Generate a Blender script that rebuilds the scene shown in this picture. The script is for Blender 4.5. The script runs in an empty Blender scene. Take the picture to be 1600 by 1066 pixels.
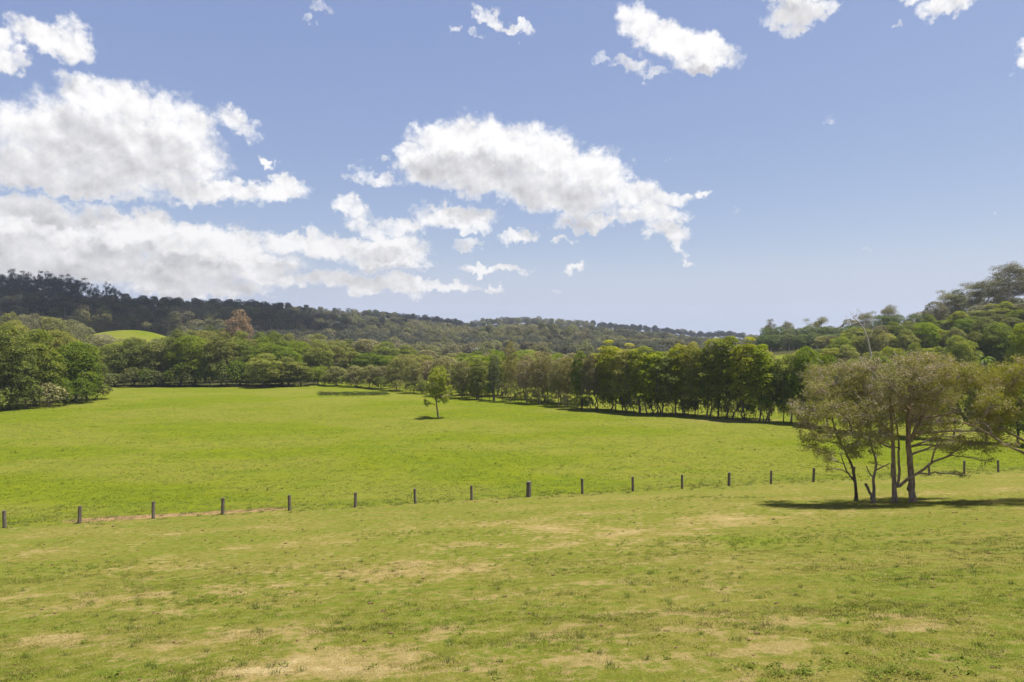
import bpy, math, random
import numpy as np
from math import radians, sin, cos, pi, sqrt, atan2

S = bpy.context.scene
COL = S.collection
# ------------------------------------------------------------------ camera
F = 1067.0            # focal length in photo pixels (24 mm on 36 mm, 1600 px wide)
cam_d = bpy.data.cameras.new("camera")
cam_d.sensor_width = 36.0
cam_d.lens = 24.0
cam_d.clip_start = 0.1
cam_d.clip_end = 12000
cam = bpy.data.objects.new("camera", cam_d)
COL.objects.link(cam)
cam.location = (0, 0, 0)
cam.rotation_euler = (radians(90), 0, 0)
S.camera = cam

# ------------------------------------------------------------------ light
SUN_DIR = np.array([0.34, 0.03, 1.0]); SUN_DIR /= np.linalg.norm(SUN_DIR)
SUN_EL = math.asin(SUN_DIR[2]); SUN_AZ = atan2(SUN_DIR[0], SUN_DIR[1])
sun_d = bpy.data.lights.new("sun", 'SUN')
sun_d.energy = 5.0
sun_d.angle = radians(0.53)
sun_d.color = (1.0, 0.955, 0.89)
sun = bpy.data.objects.new("sun", sun_d)
COL.objects.link(sun)
from mathutils import Vector
sun.rotation_euler = Vector(SUN_DIR).to_track_quat('Z', 'Y').to_euler()

S.render.engine = 'CYCLES'
S.view_settings.view_transform = 'Standard'
S.view_settings.look = 'None'
S.view_settings.exposure = 0.92
S.view_settings.gamma = 1.0
cy = S.cycles
cy.max_bounces = 7; cy.diffuse_bounces = 4; cy.glossy_bounces = 1
cy.transmission_bounces = 3; cy.transparent_max_bounces = 4; cy.volume_bounces = 0
cy.sample_clamp_indirect = 6.0
cy.caustics_reflective = False; cy.caustics_refractive = False
cy.use_denoising = True
cy.denoiser = 'OPENIMAGEDENOISE'
cy.denoising_input_passes = 'RGB_ALBEDO_NORMAL'
cy.denoising_prefilter = 'ACCURATE'
cy.use_adaptive_sampling = True
cy.adaptive_threshold = 0.015


# ------------------------------------------------------------------ node helper
class NT:
    def __init__(s, tree):
        s.t = tree; s.L = tree.links
    def n(s, typ, **kw):
        nd = s.t.nodes.new(typ)
        for k, v in kw.items(): setattr(nd, k, v)
        return nd
    def put(s, sock, v):
        if isinstance(v, bpy.types.NodeSocket): s.L.new(v, sock)
        elif v is not None: sock.default_value = v
    def m(s, op, a, b=None, c=None, clamp=False):
        nd = s.n('ShaderNodeMath', operation=op, use_clamp=clamp)
        s.put(nd.inputs[0], a)
        if b is not None: s.put(nd.inputs[1], b)
        if c is not None: s.put(nd.inputs[2], c)
        return nd.outputs[0]
    def v(s, op, a, b=None, scale=None):
        nd = s.n('ShaderNodeVectorMath', operation=op)
        s.put(nd.inputs[0], a)
        if b is not None: s.put(nd.inputs[1], b)
        if scale is not None: s.put(nd.inputs['Scale'], scale)
        return nd.outputs['Value'] if op in ('LENGTH', 'DOT_PRODUCT') else nd.outputs[0]
    def mr(s, x, a, b, c=0.0, d=1.0, smooth=True):
        nd = s.n('ShaderNodeMapRange')
        nd.interpolation_type = 'SMOOTHSTEP' if smooth else 'LINEAR'
        for i, q in enumerate((x, a, b, c, d)): s.put(nd.inputs[i], q)
        return nd.outputs[0]
    def mix(s, f, a, b, typ='MIX'):
        nd = s.n('ShaderNodeMix', data_type='RGBA', blend_type=typ)
        s.put(nd.inputs[0], f)
        for i, q in ((6, a), (7, b)):
            if isinstance(q, tuple) and len(q) == 3: q = (*q, 1)
            s.put(nd.inputs[i], q)
        return nd.outputs[2]
    def noise(s, vec, scale, detail=4, rough=0.55, dim='3D', w=None, lac=2.0, out=0, dist=0.0):
        nd = s.n('ShaderNodeTexNoise', noise_dimensions=dim)
        s.put(nd.inputs['Vector'], vec)
        nd.inputs['Scale'].default_value = scale; nd.inputs['Detail'].default_value = detail
        nd.inputs['Roughness'].default_value = rough; nd.inputs['Lacunarity'].default_value = lac
        nd.inputs['Distortion'].default_value = dist
        return nd.outputs[out]


# ------------------------------------------------------------------ sky
def px_dir(px, py):
    d = np.array([(px - 800) / F, 1.0, (533 - py) / F])
    return d / np.linalg.norm(d)

def az_el(px, py):
    d = px_dir(px, py)
    return math.degrees(atan2(d[0], d[1])), math.degrees(math.asin(d[2]))

# cumulus field: centre (azimuth, elevation from the photo), half width, half height (in px), tilt, weight
CLOUDS = [
    # big bank, upper left
    (200, 165, 92, 52, 8, 1.0), (270, 195, 85, 62, 10, 1.0), (140, 150, 60, 42, 0, .9), (375, 195, 48, 24, 20, .8),
    (60, 210, 110, 62, 5, 1.0), (170, 255, 170, 55, 0, 1.0), (330, 295, 130, 28, 0, 1.0), (430, 295, 72, 22, 0, .95),
    (40, 265, 120, 42, 5, 1.0), (-60, 220, 110, 80, 0, 1.0), (300, 245, 70, 42, 0, .9),
    # lower left bank
    (60, 345, 150, 40, 4, 1.0), (210, 355, 130, 34, 4, 1.0), (330, 372, 120, 28, 4, .95), (-60, 370, 100, 70, 0, 1.0),
    (120, 400, 190, 26, 0, .95), (250, 425, 150, 24, 0, .95), (420, 435, 90, 19, 3, .9), (60, 412, 110, 18, 0, .95),
    (510, 440, 80, 16, 3, .9), (330, 452, 130, 14, 0, .9), (10, 420, 70, 20, 0, .9), (90, 440, 60, 14, 0, .7),
    (445, 378, 50, 24, 0, .9), (490, 370, 26, 22, 0, .85), (560, 388, 70, 24, 6, .95), (620, 385, 55, 30, 0, .95),
    (640, 405, 44, 16, 0, .85), (580, 355, 48, 18, 12, .85), (550, 325, 38, 18, 15, .8),
    (620, 350, 60, 16, 4, .8), (710, 338, 80, 24, 0, .95), (740, 350, 45, 14, 0, .8),
    (640, 436, 80, 14, 5, .9), (700, 448, 66, 12, 3, .9), (770, 453, 24, 6, 0, .7), (735, 378, 32, 12, 0, .7),
    # big central cumulus
    (690, 225, 62, 42, 0, 1.0), (760, 225, 95, 52, 8, 1.0), (850, 240, 90, 48, 16, 1.0), (930, 272, 75, 45, 22, 1.0),
    (800, 268, 140, 42, 6, 1.0), (660, 262, 55, 32, 0, .95), (890, 310, 100, 32, 8, 1.0), (990, 300, 70, 28, 12, .95), (1000, 330, 60, 22, 0, .9),
    (1050, 312, 40, 16, 0, .85), (1098, 300, 20, 10, -10, .75), (925, 345, 70, 16, 0, .9), (1040, 362, 46, 22, 20, .85),
    (1030, 335, 60, 20, 10, .85), (1055, 385, 26, 12, 40, .7), (1075, 408, 16, 6, 10, .6), (640, 238, 26, 16, 0, .8),
    (810, 374, 36, 11, 4, .8), (877, 373, 20, 7, 0, .7), (770, 420, 70, 9, 2, .8), (895, 418, 18, 9, 0, .75),
    (870, 450, 24, 5, 0, .55), (590, 278, 44, 15, 16, .66), (545, 280, 30, 8, 0, .5), (560, 262, 14, 9, 0, .5), (600, 243, 14, 8, 0, .55),
    (421, 249, 20, 9, 35, .8),
    (740, 278, 95, 34, 5, 1.0), (860, 300, 120, 34, 6, 1.0), (700, 262, 80, 42, 0, 1.0),
    (110, 292, 190, 26, 0, 1.0), (180, 230, 190, 80, 10, 1.0), (110, 372, 230, 34, 3, 1.0), (200, 425, 280, 34, 2, 1.0), (40, 385, 140, 60, 0, 1.0), (330, 400, 180, 34, 4, 1.0), (500, 385, 80, 26, 0, .95), (600, 395, 90, 32, 0, 1.0), (590, 442, 120, 20, 3, 1.0),
    # upper left small
    (60, 50, 66, 34, 20, .95), (115, 62, 44, 40, 30, .95), (15, 92, 36, 24, 10, .9), (0, 62, 50, 30, 0, .85), (80, 82, 30, 12, 30, .6),
    (-60, 60, 60, 40, 0, .9),
    # top wisps
    (500, 12, 26, 14, 0, .56), (484, 32, 9, 10, 0, .5), (765, 22, 34, 18, 32, .8), (805, 46, 36, 14, 12, .8), (712, 50, 14, 10, 0, .65),
    (745, 48, 16, 6, 30, .5),
    # upper right cumulus
    (1000, 35, 42, 40, 30, .92), (1050, 68, 62, 38, 15, 1.0), (1110, 75, 58, 32, 15, 1.0), (1090, 98, 50, 20, 0, .9),
    (980, 100, 38, 16, 12, .64), (942, 90, 16, 10, 10, .55), (1020, 118, 40, 9, 10, .5),
    (1245, 15, 64, 26, 0, .95), (1240, 40, 28, 16, 0, .8), (1290, 8, 36, 14, 0, .8), (1250, -30, 90, 40, 0, 1.0),
    (1480, 8, 54, 22, 0, .9), (1460, -25, 80, 30, 0, 1.0), (1405, 34, 9, 8, 0, .5), (1420, 0, 26, 10, 0, .7),
    (1608, 92, 22, 30, 20, .9), (1620, 60, 30, 30, 0, .9),
    (1292, 192, 9, 4, 0, .36), (1350, 380, 10, 4, 0, .42), (1148, 326, 9, 6, 0, .42), (1555, 336, 12, 5, 0, .4),
    (1045, 253, 6, 5, 0, .42),
    # cumulus above and around the frame, for other viewpoints
    (-420, 180, 260, 120, 0, 1.0), (-600, 400, 300, 60, 0, 1.0), (1900, 120, 160, 60, 0, .9), (2100, 330, 240, 50, 0, .9),
    (500, -180, 200, 60, 0, .9), (1150, -260, 220, 60, 0, .9),
]

def build_world():
    W = bpy.data.worlds.new("World"); S.world = W; W.use_nodes = True
    t = W.node_tree; t.nodes.clear(); N = NT(t)
    sky = N.n('ShaderNodeTexSky', sky_type='NISHITA')
    sky.sun_disc = False; sky.sun_elevation = SUN_EL; sky.sun_rotation = SUN_AZ
    sky.altitude = 0; sky.air_density = 1.0; sky.dust_density = 0.7; sky.ozone_density = 1.0
    K = 0.09
    geo = N.n('ShaderNodeTexCoord'); sep = N.n('ShaderNodeSeparateXYZ'); N.L.new(geo.outputs['Generated'], sep.inputs[0])
    x, y, z = sep.outputs
    DEG = 57.29578
    az = N.m('MULTIPLY', N.m('ARCTAN2', x, y), DEG)
    el = N.m('MULTIPLY', N.m('ARCSINE', z), DEG)
    cmb = N.n('ShaderNodeCombineXYZ'); N.L.new(az, cmb.inputs[0]); N.L.new(el, cmb.inputs[1])
    P0 = cmb.outputs[0]

    # group: smooth cloud body at a point of the (azimuth, elevation) chart
    g = bpy.data.node_groups.new("cloud_field", 'ShaderNodeTree')
    g.interface.new_socket("P", in_out='INPUT', socket_type='NodeSocketVector')
    g.interface.new_socket("Body", in_out='OUTPUT', socket_type='NodeSocketFloat')
    G = NT(g); gi = G.n('NodeGroupInput'); go = G.n('NodeGroupOutput')
    P = gi.outputs[0]
    wn = G.noise(P, 0.42, 3, 0.6, out=1)
    warp = G.v('SCALE', G.v('SUBTRACT', wn, (0.5, 0.5, 0.5)), scale=3.0)
    wn2 = G.noise(P, 2.0, 3, 0.62, out=1)
    warp2 = G.v('SCALE', G.v('SUBTRACT', wn2, (0.5, 0.5, 0.5)), scale=1.1)
    sp = G.n('ShaderNodeSeparateXYZ'); G.L.new(G.v('ADD', G.v('ADD', P, warp), warp2), sp.inputs[0])
    acc = None
    for (px, py, rx, ry, tilt, wgt) in CLOUDS:
        a, e = az_el(px, py)
        a2, _ = az_el(px + 10, py); _, e2 = az_el(px, py - 10)
        sx = abs(a2 - a) / 10; sy = abs(e2 - e) / 10
        cb = G.n('ShaderNodeCombineXYZ'); G.L.new(sp.outputs[0], cb.inputs[0]); G.L.new(sp.outputs[1], cb.inputs[1])
        if acc is not None: G.L.new(acc, cb.inputs[2])
        mp = G.n('ShaderNodeMapping', vector_type='TEXTURE')
        G.L.new(cb.outputs[0], mp.inputs[0])
        mp.inputs['Location'].default_value = (a, e, 0)
        mp.inputs['Rotation'].default_value = (0, 0, -radians(tilt))
        mp.inputs['Scale'].default_value = (rx * sx * 1.22, ry * sy * 1.22, 1e7)
        ln = G.v('LENGTH', mp.outputs[0])
        b = G.mr(ln, 1.0, 0.30, 0.0, wgt)
        acc = G.m('MULTIPLY', b, 1.0) if acc is None else G.m('SMOOTH_MAX', acc, b, 0.12)
    G.L.new(acc, go.inputs[0])

    def field(vec):
        nd = N.n('ShaderNodeGroup'); nd.node_tree = g; N.put(nd.inputs[0], vec); return nd.outputs[0]
    def fine(vec):
        f1 = N.noise(vec, 0.6, 8, 0.58)
        vo = N.n('ShaderNodeTexVoronoi', feature='F1'); N.L.new(N.v('ADD', vec, N.v('SCALE', N.noise(vec, 1.3, 3, .6, out=1), scale=.55)), vo.inputs['Vector'])
        vo.inputs['Scale'].default_value = 0.85; vo.inputs['Detail'].default_value = 2.0; vo.inputs['Roughness'].default_value = .55; vo.inputs['Lacunarity'].default_value = 2.3
        return N.m('ADD', N.m('MULTIPLY', N.m('SUBTRACT', f1, 0.5), 0.56), N.m('MULTIPLY', N.m('SUBTRACT', 0.44, vo.outputs['Distance']), 0.36))
    B0 = field(P0); B2 = field(N.v('ADD', P0, (0.8, 2.2, 0)))      # the second a little way towards the sun
    n0 = fine(P0); n1 = fine(N.v('ADD', P0, (0.22, 0.5, 0)))
    D0 = N.m('MULTIPLY', N.m('ADD', B0, n0), N.mr(B0, 0.10, 0.24))
    veil = N.m('MULTIPLY', N.mr(N.m('ADD', B0, N.m('MULTIPLY', N.m('SUBTRACT', N.noise(N.v('MULTIPLY', P0, (1, 1.5, 1)), 0.9, 7, 0.66), 0.5), 1.5)), 0.30, 1.25), N.mr(B0, 0.12, 0.40))
    alpha = N.m('MAXIMUM', N.mr(D0, -0.04, 0.78), N.m('MULTIPLY', veil, 0.68))
    soft = N.m('MULTIPLY', N.m('SUBTRACT', N.noise(P0, 0.26, 2, 0.5), 0.5), 0.85)
    relief = N.m('ADD', N.m('SUBTRACT', n0, n1), N.m('MULTIPLY', N.m('SUBTRACT', B0, B2), 0.22))
    thick = N.m('MULTIPLY', N.mr(N.m('ADD', N.m('ADD', B2, soft), N.m('MULTIPLY', n1, .10)), 0.50, 1.50), N.mr(D0, 0.2, 0.8))
    q0 = N.noise(P0, 0.42, 2, 0.5); q1 = N.noise(N.v('ADD', P0, (0.5, 1.1, 0)), 0.42, 2, 0.5)
    lit = N.m('ADD', 0.90, N.m('ADD', N.m('MULTIPLY', relief, 0.30), N.m('MULTIPLY', N.m('SUBTRACT', q0, q1), 0.42)))
    lit = N.m('SUBTRACT', lit, N.m('MULTIPLY', thick, 0.38))
    nd = N.n('ShaderNodeClamp'); N.L.new(lit, nd.inputs[0]); nd.inputs[1].default_value = 0.45; nd.inputs[2].default_value = 0.98
    lit = nd.outputs[0]
    ccol = N.mix(N.mr(lit, 0.45, 0.95, smooth=False), (0.95, 0.94, 0.98), (1.0, 0.988, 0.985))
    cvec = N.v('SCALE', ccol, scale=N.m('MULTIPLY', lit, N.mr(el, 3, 16, .73, .80)))
    skyv = N.v('SCALE', sky.outputs[0], scale=K)
    skyv = N.v('ADD', N.v('MULTIPLY', skyv, (0.82, 0.69, 0.462)), (0.078, 0.112, 0.290))
    skyv = N.mix(N.mr(el, 8.5, 1.5), skyv, (0.402, 0.447, 0.560))
    out = N.mix(N.m('MULTIPLY', alpha, 0.96), skyv, cvec)
    bg = N.n('ShaderNodeBackground'); N.L.new(out, bg.inputs[0]); bg.inputs[1].default_value = 0.71
    wo = N.n('ShaderNodeOutputWorld'); N.L.new(bg.outputs[0], wo.inputs[0])
    W.cycles.sampling_method = 'MANUAL'; W.cycles.sample_map_resolution = 512
build_world()

# ------------------------------------------------------------------ numpy noise
_rs = np.random.RandomState(7)
_perm = _rs.rand(256, 256)
def vnoise(x, y):
    xi = np.floor(x).astype(int); yi = np.floor(y).astype(int)
    fx = x - xi; fy = y - yi
    fx = fx * fx * (3 - 2 * fx); fy = fy * fy * (3 - 2 * fy)
    a = _perm[xi & 255, yi & 255]; b = _perm[(xi + 1) & 255, yi & 255]
    c = _perm[xi & 255, (yi + 1) & 255]; d = _perm[(xi + 1) & 255, (yi + 1) & 255]
    return (a * (1 - fx) + b * fx) * (1 - fy) + (c * (1 - fx) + d * fx) * fy - 0.5
def fbm(x, y, s=1.0, o=4):
    r = 0; a = 1.0; f = s
    for i in range(o):
        r = r + a * vnoise(x * f + 17.3 * i, y * f + 5.1 * i); a *= .5; f *= 2.03
    return r
def sstep(x, a, b):
    t = np.clip((x - a) / (b - a), 0, 1); return t * t * (3 - 2 * t)

# ------------------------------------------------------------------ terrain
def pxaz(px): return np.arctan2((np.array(px, float) - 800) / F, 1.0)
_R = np.array([  # photo x, skyline y of the ridge's tree tops, distance, start of the slope, tree height
    (-900, 440, 620, 330, 15), (-300, 436, 620, 330, 15), (0, 452, 660, 350, 15), (130, 460, 700, 360, 15), (200, 463, 750, 380, 15),
    (300, 465, 800, 400, 15), (400, 469, 860, 420, 15), (500, 480, 950, 440, 15), (600, 488, 1020, 450, 14), (650, 492, 1060, 460, 14),
    (735, 503, 1150, 480, 14), (765, 498, 1180, 480, 14), (830, 496, 1200, 480, 14), (930, 503, 1250, 480, 14), (985, 508, 1280, 480, 13),
    (1030, 511, 1320, 480, 13), (1100, 520, 1380, 480, 13), (1140, 519, 1420, 480, 13), (1185, 526, 1450, 480, 12), (1300, 531, 1500, 480, 12),
    (2500, 530, 1500, 480, 12)])
_H = np.array([  # right-hand hill: photo x, ground height at distance 300
    (1120, -14), (1165, -10), (1200, -5), (1300, -3), (1400, 0), (1480, 3.5), (1550, 9), (1620, 13), (1750, 15), (2000, 6), (2400, -8), (4000, -14)])
_azR = pxaz(_R[:, 0]); _azH = pxaz(_H[:, 0])

def yfence(x): return 52.9 + 0.24 * x

def terrain(x, y):
    x = np.asarray(x, float); y = np.asarray(y, float)
    t = yfence(x) - y
    tp = np.clip(t, 0, None)
    rise = 0.10 * tp + 0.0013 * tp ** 2
    rise = np.where(rise > 6, 6 + 4.0 * (1 - np.exp(-(rise - 6) / 4.0)), rise)
    z_near = -12.2 + rise
    tn = np.clip(-t, 0, None)
    z = np.where(t > 0, z_near, -12.2 - 1.8 * (1 - np.exp(-tn / 25)))
    z = z + 0.10 * fbm(x, y, 0.07, 3) * sstep(np.hypot(x, y), 5, 20)
    r = np.hypot(x, y); az = np.arctan2(x, y)
    infront = y > 0
    vs = (533 - np.interp(az, _azR, _R[:, 1])) / F
    R = np.interp(az, _azR, _R[:, 2]); r0 = np.interp(az, _azR, _R[:, 3]); th = np.interp(az, _azR, _R[:, 4])
    zr = vs * R * np.clip(np.cos(az), .3, 1) - th + 2.6
    f = np.clip((r - r0) / (R - r0), 0, 1); f = f ** 1.15 * (1 - .15 * f) / .85
    zz = -14 + (zr + 14) * f
    zz = zz + (30 * fbm(x, y, 0.0050, 3)) * sstep(f, 0.02, .4) * (1 - sstep(f, .7, .97))
    zz = np.where(r > R, zr - (r - R) * 0.08, zz)
    # nearer spurs in front of the ridge
    for (sx, sy, rx, ry, A) in ((98, 800, 120, 50, 16), (-110, 740, 110, 50, 12), (20, 640, 90, 45, 6), (250, 980, 70, 50, 14), (-260, 620, 70, 50, 10)):
        zz = zz + A * np.exp(-((x - sx) / rx) ** 2 - ((y - sy) / ry) ** 2)
    cap = (vs - .008 + .004 * fbm(x, y, .01, 2)) * np.clip(y, 1, None) - 13.5
    zz = np.where(r < .93 * R, np.minimum(zz, cap), zz)          # spurs stay below the crest line behind them
    z = np.where(infront & (r > r0), np.maximum(z, np.maximum(zz, -14)), z)
    h = np.interp(az, _azH, _H[:, 1])
    hz = -14 + (h + 14) * sstep(r, 135, 320) * infront
    hz = hz - np.clip(r - 340, 0, None) * 0.05
    z = np.maximum(z, np.where(infront, hz, -50))
    # sunlit grassy knoll
    z = z + 18.4 * np.exp(-((x + 190) / 34) ** 2 - ((y - 345) / 40) ** 2)
    return z

def ground_hit(px, py):
    u = (px - 800) / F; v = (533 - py) / F
    d = np.linspace(5, 700, 14000)
    below = v * d <= terrain(u * d, d)
    i = int(np.argmax(below)) if below.any() else -1
    return u * d[i], d[i], float(terrain(u * d[i], d[i]))
def at_depth(px, d):
    x = (px - 800) / F * d
    return x, d, float(terrain(x, d))

# ------------------------------------------------------------------ mesh helpers
def raw_mesh(name, verts, faces, mats, mat_idx=None, attrs=None, smooth=False):
    """faces: list of int arrays (M,k)"""
    me = bpy.data.meshes.new(name)
    verts = np.asarray(verts, np.float32)
    me.vertices.add(len(verts)); me.vertices.foreach_set('co', verts.ravel())
    fl = [np.asarray(f, np.int32) for f in faces if len(f)]
    nl = sum(f.size for f in fl); nf = sum(len(f) for f in fl)
    me.loops.add(nl); me.polygons.add(nf)
    me.loops.foreach_set('vertex_index', np.concatenate([f.ravel() for f in fl]))
    tot = np.concatenate([np.full(len(f), f.shape[1], np.int32) for f in fl])
    st = np.concatenate([[0], np.cumsum(tot)[:-1]]).astype(np.int32)
    me.polygons.foreach_set('loop_start', st)
    try: me.polygons.foreach_set('loop_total', tot)
    except Exception: pass
    for m in mats: me.materials.append(m)
    if mat_idx is not None: me.polygons.foreach_set('material_index', np.asarray(mat_idx, np.int32))
    me.polygons.foreach_set('use_smooth', np.full(nf, smooth, bool))
    for k, a in (attrs or {}).items():
        at = me.attributes.new(k, 'FLOAT', 'POINT'); at.data.foreach_set('value', np.asarray(a, np.float32))
    me.update(calc_edges=True)
    return me

def obj(name, me, parent=None, loc=None):
    o = bpy.data.objects.new(name, me); COL.objects.link(o)
    if parent is not None: o.parent = parent
    if loc is not None: o.location = loc
    return o

def tag(o, label=None, cat=None, group=None, kind=None):
    if label: o['label'] = label
    if cat: o['category'] = cat
    if group: o['group'] = group
    if kind: o['kind'] = kind
    return o

def tube(pts, radii, sides=7):
    pts = np.asarray(pts, float); radii = np.asarray(radii, float); n = len(pts)
    tang = np.gradient(pts, axis=0); tang /= np.linalg.norm(tang, axis=1)[:, None] + 1e-9
    ref = np.array([0.9, 0.1, 0.2]); V = []
    for i in range(n):
        a = np.cross(tang[i], ref); a /= np.linalg.norm(a) + 1e-9; b = np.cross(tang[i], a)
        th = np.arange(sides) * 2 * pi / sides
        V.append(pts[i] + radii[i] * (np.cos(th)[:, None] * a + np.sin(th)[:, None] * b))
    V = np.concatenate(V)
    i = np.arange(n - 1)[:, None] * sides; j = np.arange(sides)[None]; j2 = (j + 1) % sides
    Fq = np.stack([i + j, i + j2, i + sides + j2, i + sides + j], -1).reshape(-1, 4)
    return V, Fq

def join(parts):
    V = []; Fs = []; o = 0
    for v, f in parts:
        V.append(v); Fs.append(f + o); o += len(v)
    return np.concatenate(V), np.concatenate(Fs)

def curve_pts(a, b, rng, n=6, sag=0.1, lift=0.0):
    a = np.asarray(a, float); b = np.asarray(b, float); L = np.linalg.norm(b - a)
    t = np.linspace(0, 1, n)[:, None]
    off = rng.normal(0, 1, 3) * sag * L; off[2] = abs(off[2]) * .3 + lift * L
    p = a + (b - a) * t + off * (np.sin(pi * t))
    p[1:-1] += rng.normal(0, .02 * L, (n - 2, 3))
    return p

def leaf_quads(c, nrm, size, rng, aspect=0.5):
    """rhombic leaves at c with given normals"""
    n = len(c)
    nrm = nrm / (np.linalg.norm(nrm, axis=1)[:, None] + 1e-9)
    r = rng.normal(0, 1, (n, 3)); a = np.cross(nrm, r); a /= np.linalg.norm(a, axis=1)[:, None] + 1e-9
    b = np.cross(nrm, a)
    s = (size * rng.uniform(.6, 1.35, n))[:, None]
    fold = nrm * s * .18
    V = np.stack([c - a * s * .5, c + b * s * .5 * aspect + fold, c + a * s * .5, c - b * s * .5 * aspect + fold], 1).reshape(-1, 3)
    Fq = np.arange(4 * n).reshape(n, 4)
    return V, Fq

def sphere_pts(rng, n):
    v = rng.normal(0, 1, (n, 3)); return v / np.linalg.norm(v, axis=1)[:, None]

def clump_leaves(rng, blobs, total, size, aspect=.55, up=.85, jit=.55, cull=True, shell=(.72, 1.06), low=.72):
    blobs = np.asarray(blobs, float)           # x y z rx ry rz
    area = (blobs[:, 3] * blobs[:, 4] + blobs[:, 3] * blobs[:, 5]) ; p = area / area.sum()
    idx = rng.choice(len(blobs), int(total), p=p)
    d = sphere_pts(rng, len(idx))
    flip = (d[:, 2] < 0) & (rng.rand(len(d)) < low); d[flip, 2] *= -1
    rad = rng.uniform(shell[0], shell[1], len(idx)) + np.abs(rng.normal(0, .05, len(idx)))
    B = blobs[idx]
    c = B[:, :3] + d * B[:, 3:6] * rad[:, None]
    if cull:                                    # drop leaves that lie deep inside some other clump
        keep = np.ones(len(c), bool)
        for b in blobs:
            q = (((c - b[:3]) / (b[3:6] * .68)) ** 2).sum(1) < 1
            keep &= ~q
        c = c[keep]; d = d[keep]
    nrm = d + np.array([0, 0, up]) + rng.normal(0, jit, d.shape)
    return leaf_quads(c, nrm, size, rng, aspect)

def crown_blobs(rng, H, W, base, n, shape='round', rr=(.2, .34)):
    """clumps that fill a crown from height base to H, width W"""
    cz = (H + base) / 2; hz = (H - base) / 2; out = []
    ga = pi * (3 - sqrt(5))
    for i in range(n):
        k = (i + .5) / n; zz = 1 - 1.75 * k
        if shape == 'cone': rad = (1 - (zz + 1) / 2) * .9 + .12
        elif shape == 'dome': rad = sqrt(max(0, 1 - max(zz, 0) ** 2)) * .95
        else: rad = sqrt(max(0.05, 1 - zz * zz))
        a = i * ga + rng.uniform(-.5, .5)
        q = rng.uniform(*rr) * W / 2 * 1.25
        m = rng.uniform(.55, 1.08)
        rx = max(0, W / 2 - q * .8)
        rz = max(0, hz - q * .55)
        out.append((cos(a) * rad * rx * m, sin(a) * rad * rx * m, cz + zz * rz * rng.uniform(.78, 1.12), q, q * rng.uniform(.85, 1.15), q * rng.uniform(.62, .9)))
    for i in range(max(2, n // 7)):
        out.append((rng.uniform(-.25, .25) * W, rng.uniform(-.25, .25) * W, cz + rng.uniform(-.5, .5) * hz, W * .2, W * .2, hz * .35))
    return out

# ------------------------------------------------------------------ materials
def new_mat(name):
    m = bpy.data.materials.new(name); m.use_nodes = True; m.node_tree.nodes.clear()
    N = NT(m.node_tree); out = N.n('ShaderNodeOutputMaterial'); return m, N, out

def leaf_mat(name, base, alt, tip=None, trans=.35, obj_var=.25, rough=.55, spec=.18):
    """base/alt colours vary leaf by leaf; whole trees vary too"""
    base, alt, tip = [None if c is None else tuple(min(q * 1.27, .6) for q in c) for c in (base, alt, tip)]
    trans = min(trans * 1.2, .5)
    m, N, out = new_mat(name)
    geo = N.n('ShaderNodeNewGeometry'); oi = N.n('ShaderNodeObjectInfo'); tc = N.n('ShaderNodeTexCoord')
    r = geo.outputs['Random Per Island']
    col = N.mix(r, base, alt)
    nz = N.noise(tc.outputs['Object'], .55, 3, .6)
    if tip is not None:                         # flushes of young leaves in patches of the crown
        col = N.mix(N.m('MULTIPLY', N.mr(nz, .46, .62), N.mr(r, .0, .8, .35, 1.0)), col, tip)
    r2 = N.m('FRACT', N.m('MULTIPLY', oi.outputs['Random'], 7.31))
    hs = N.n('ShaderNodeHueSaturation')
    N.put(hs.inputs['Hue'], N.m('ADD', .5, N.m('MULTIPLY', N.m('SUBTRACT', r2, .55), .05 * obj_var * 4)))
    N.put(hs.inputs['Value'], N.m('ADD', 1 - obj_var, N.m('MULTIPLY', oi.outputs['Random'], 2 * obj_var)))
    N.put(hs.inputs['Saturation'], N.m('ADD', .82, N.m('MULTIPLY', r2, .3)))
    N.put(hs.inputs['Color'], col)
    col = hs.outputs[0]
    bs = N.n('ShaderNodeBsdfPrincipled'); N.put(bs.inputs['Base Color'], col)
    bs.inputs['Roughness'].default_value = rough
    bs.inputs['Specular IOR Level'].default_value = spec
    tr = N.n('ShaderNodeBsdfTranslucent')
    N.put(tr.inputs['Color'], N.mix(1.0, col, (1.0, 1.0, .45), 'MULTIPLY'))
    mx = N.n('ShaderNodeMixShader'); mx.inputs[0].default_value = trans
    N.L.new(bs.outputs[0], mx.inputs[1]); N.L.new(tr.outputs[0], mx.inputs[2]); N.L.new(mx.outputs[0], out.inputs[0])
    return m

def bark_mat(name, a, b, scale=6):
    m, N, out = new_mat(name)
    tc = N.n('ShaderNodeTexCoord')
    vec = N.v('MULTIPLY', tc.outputs['Object'], (1, 1, .22))
    n = N.noise(vec, scale, 6, .65); n2 = N.noise(tc.outputs['Object'], 1.2, 3, .5)
    col = N.mix(N.mr(n, .35, .68), a, b)
    col = N.mix(N.m('MULTIPLY', N.mr(n2, .5, .7), .5), col, tuple(q * .6 for q in a))
    bs = N.n('ShaderNodeBsdfPrincipled'); N.put(bs.inputs['Base Color'], col); bs.inputs['Roughness'].default_value = .9
    bs.inputs['Specular IOR Level'].default_value = .15
    bp = N.n('ShaderNodeBump'); bp.inputs['Strength'].default_value = .8; bp.inputs['Distance'].default_value = .05
    N.L.new(n, bp.inputs['Height']); N.L.new(bp.outputs[0], bs.inputs['Normal'])
    N.L.new(bs.outputs[0], out.inputs[0]); return m

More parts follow.
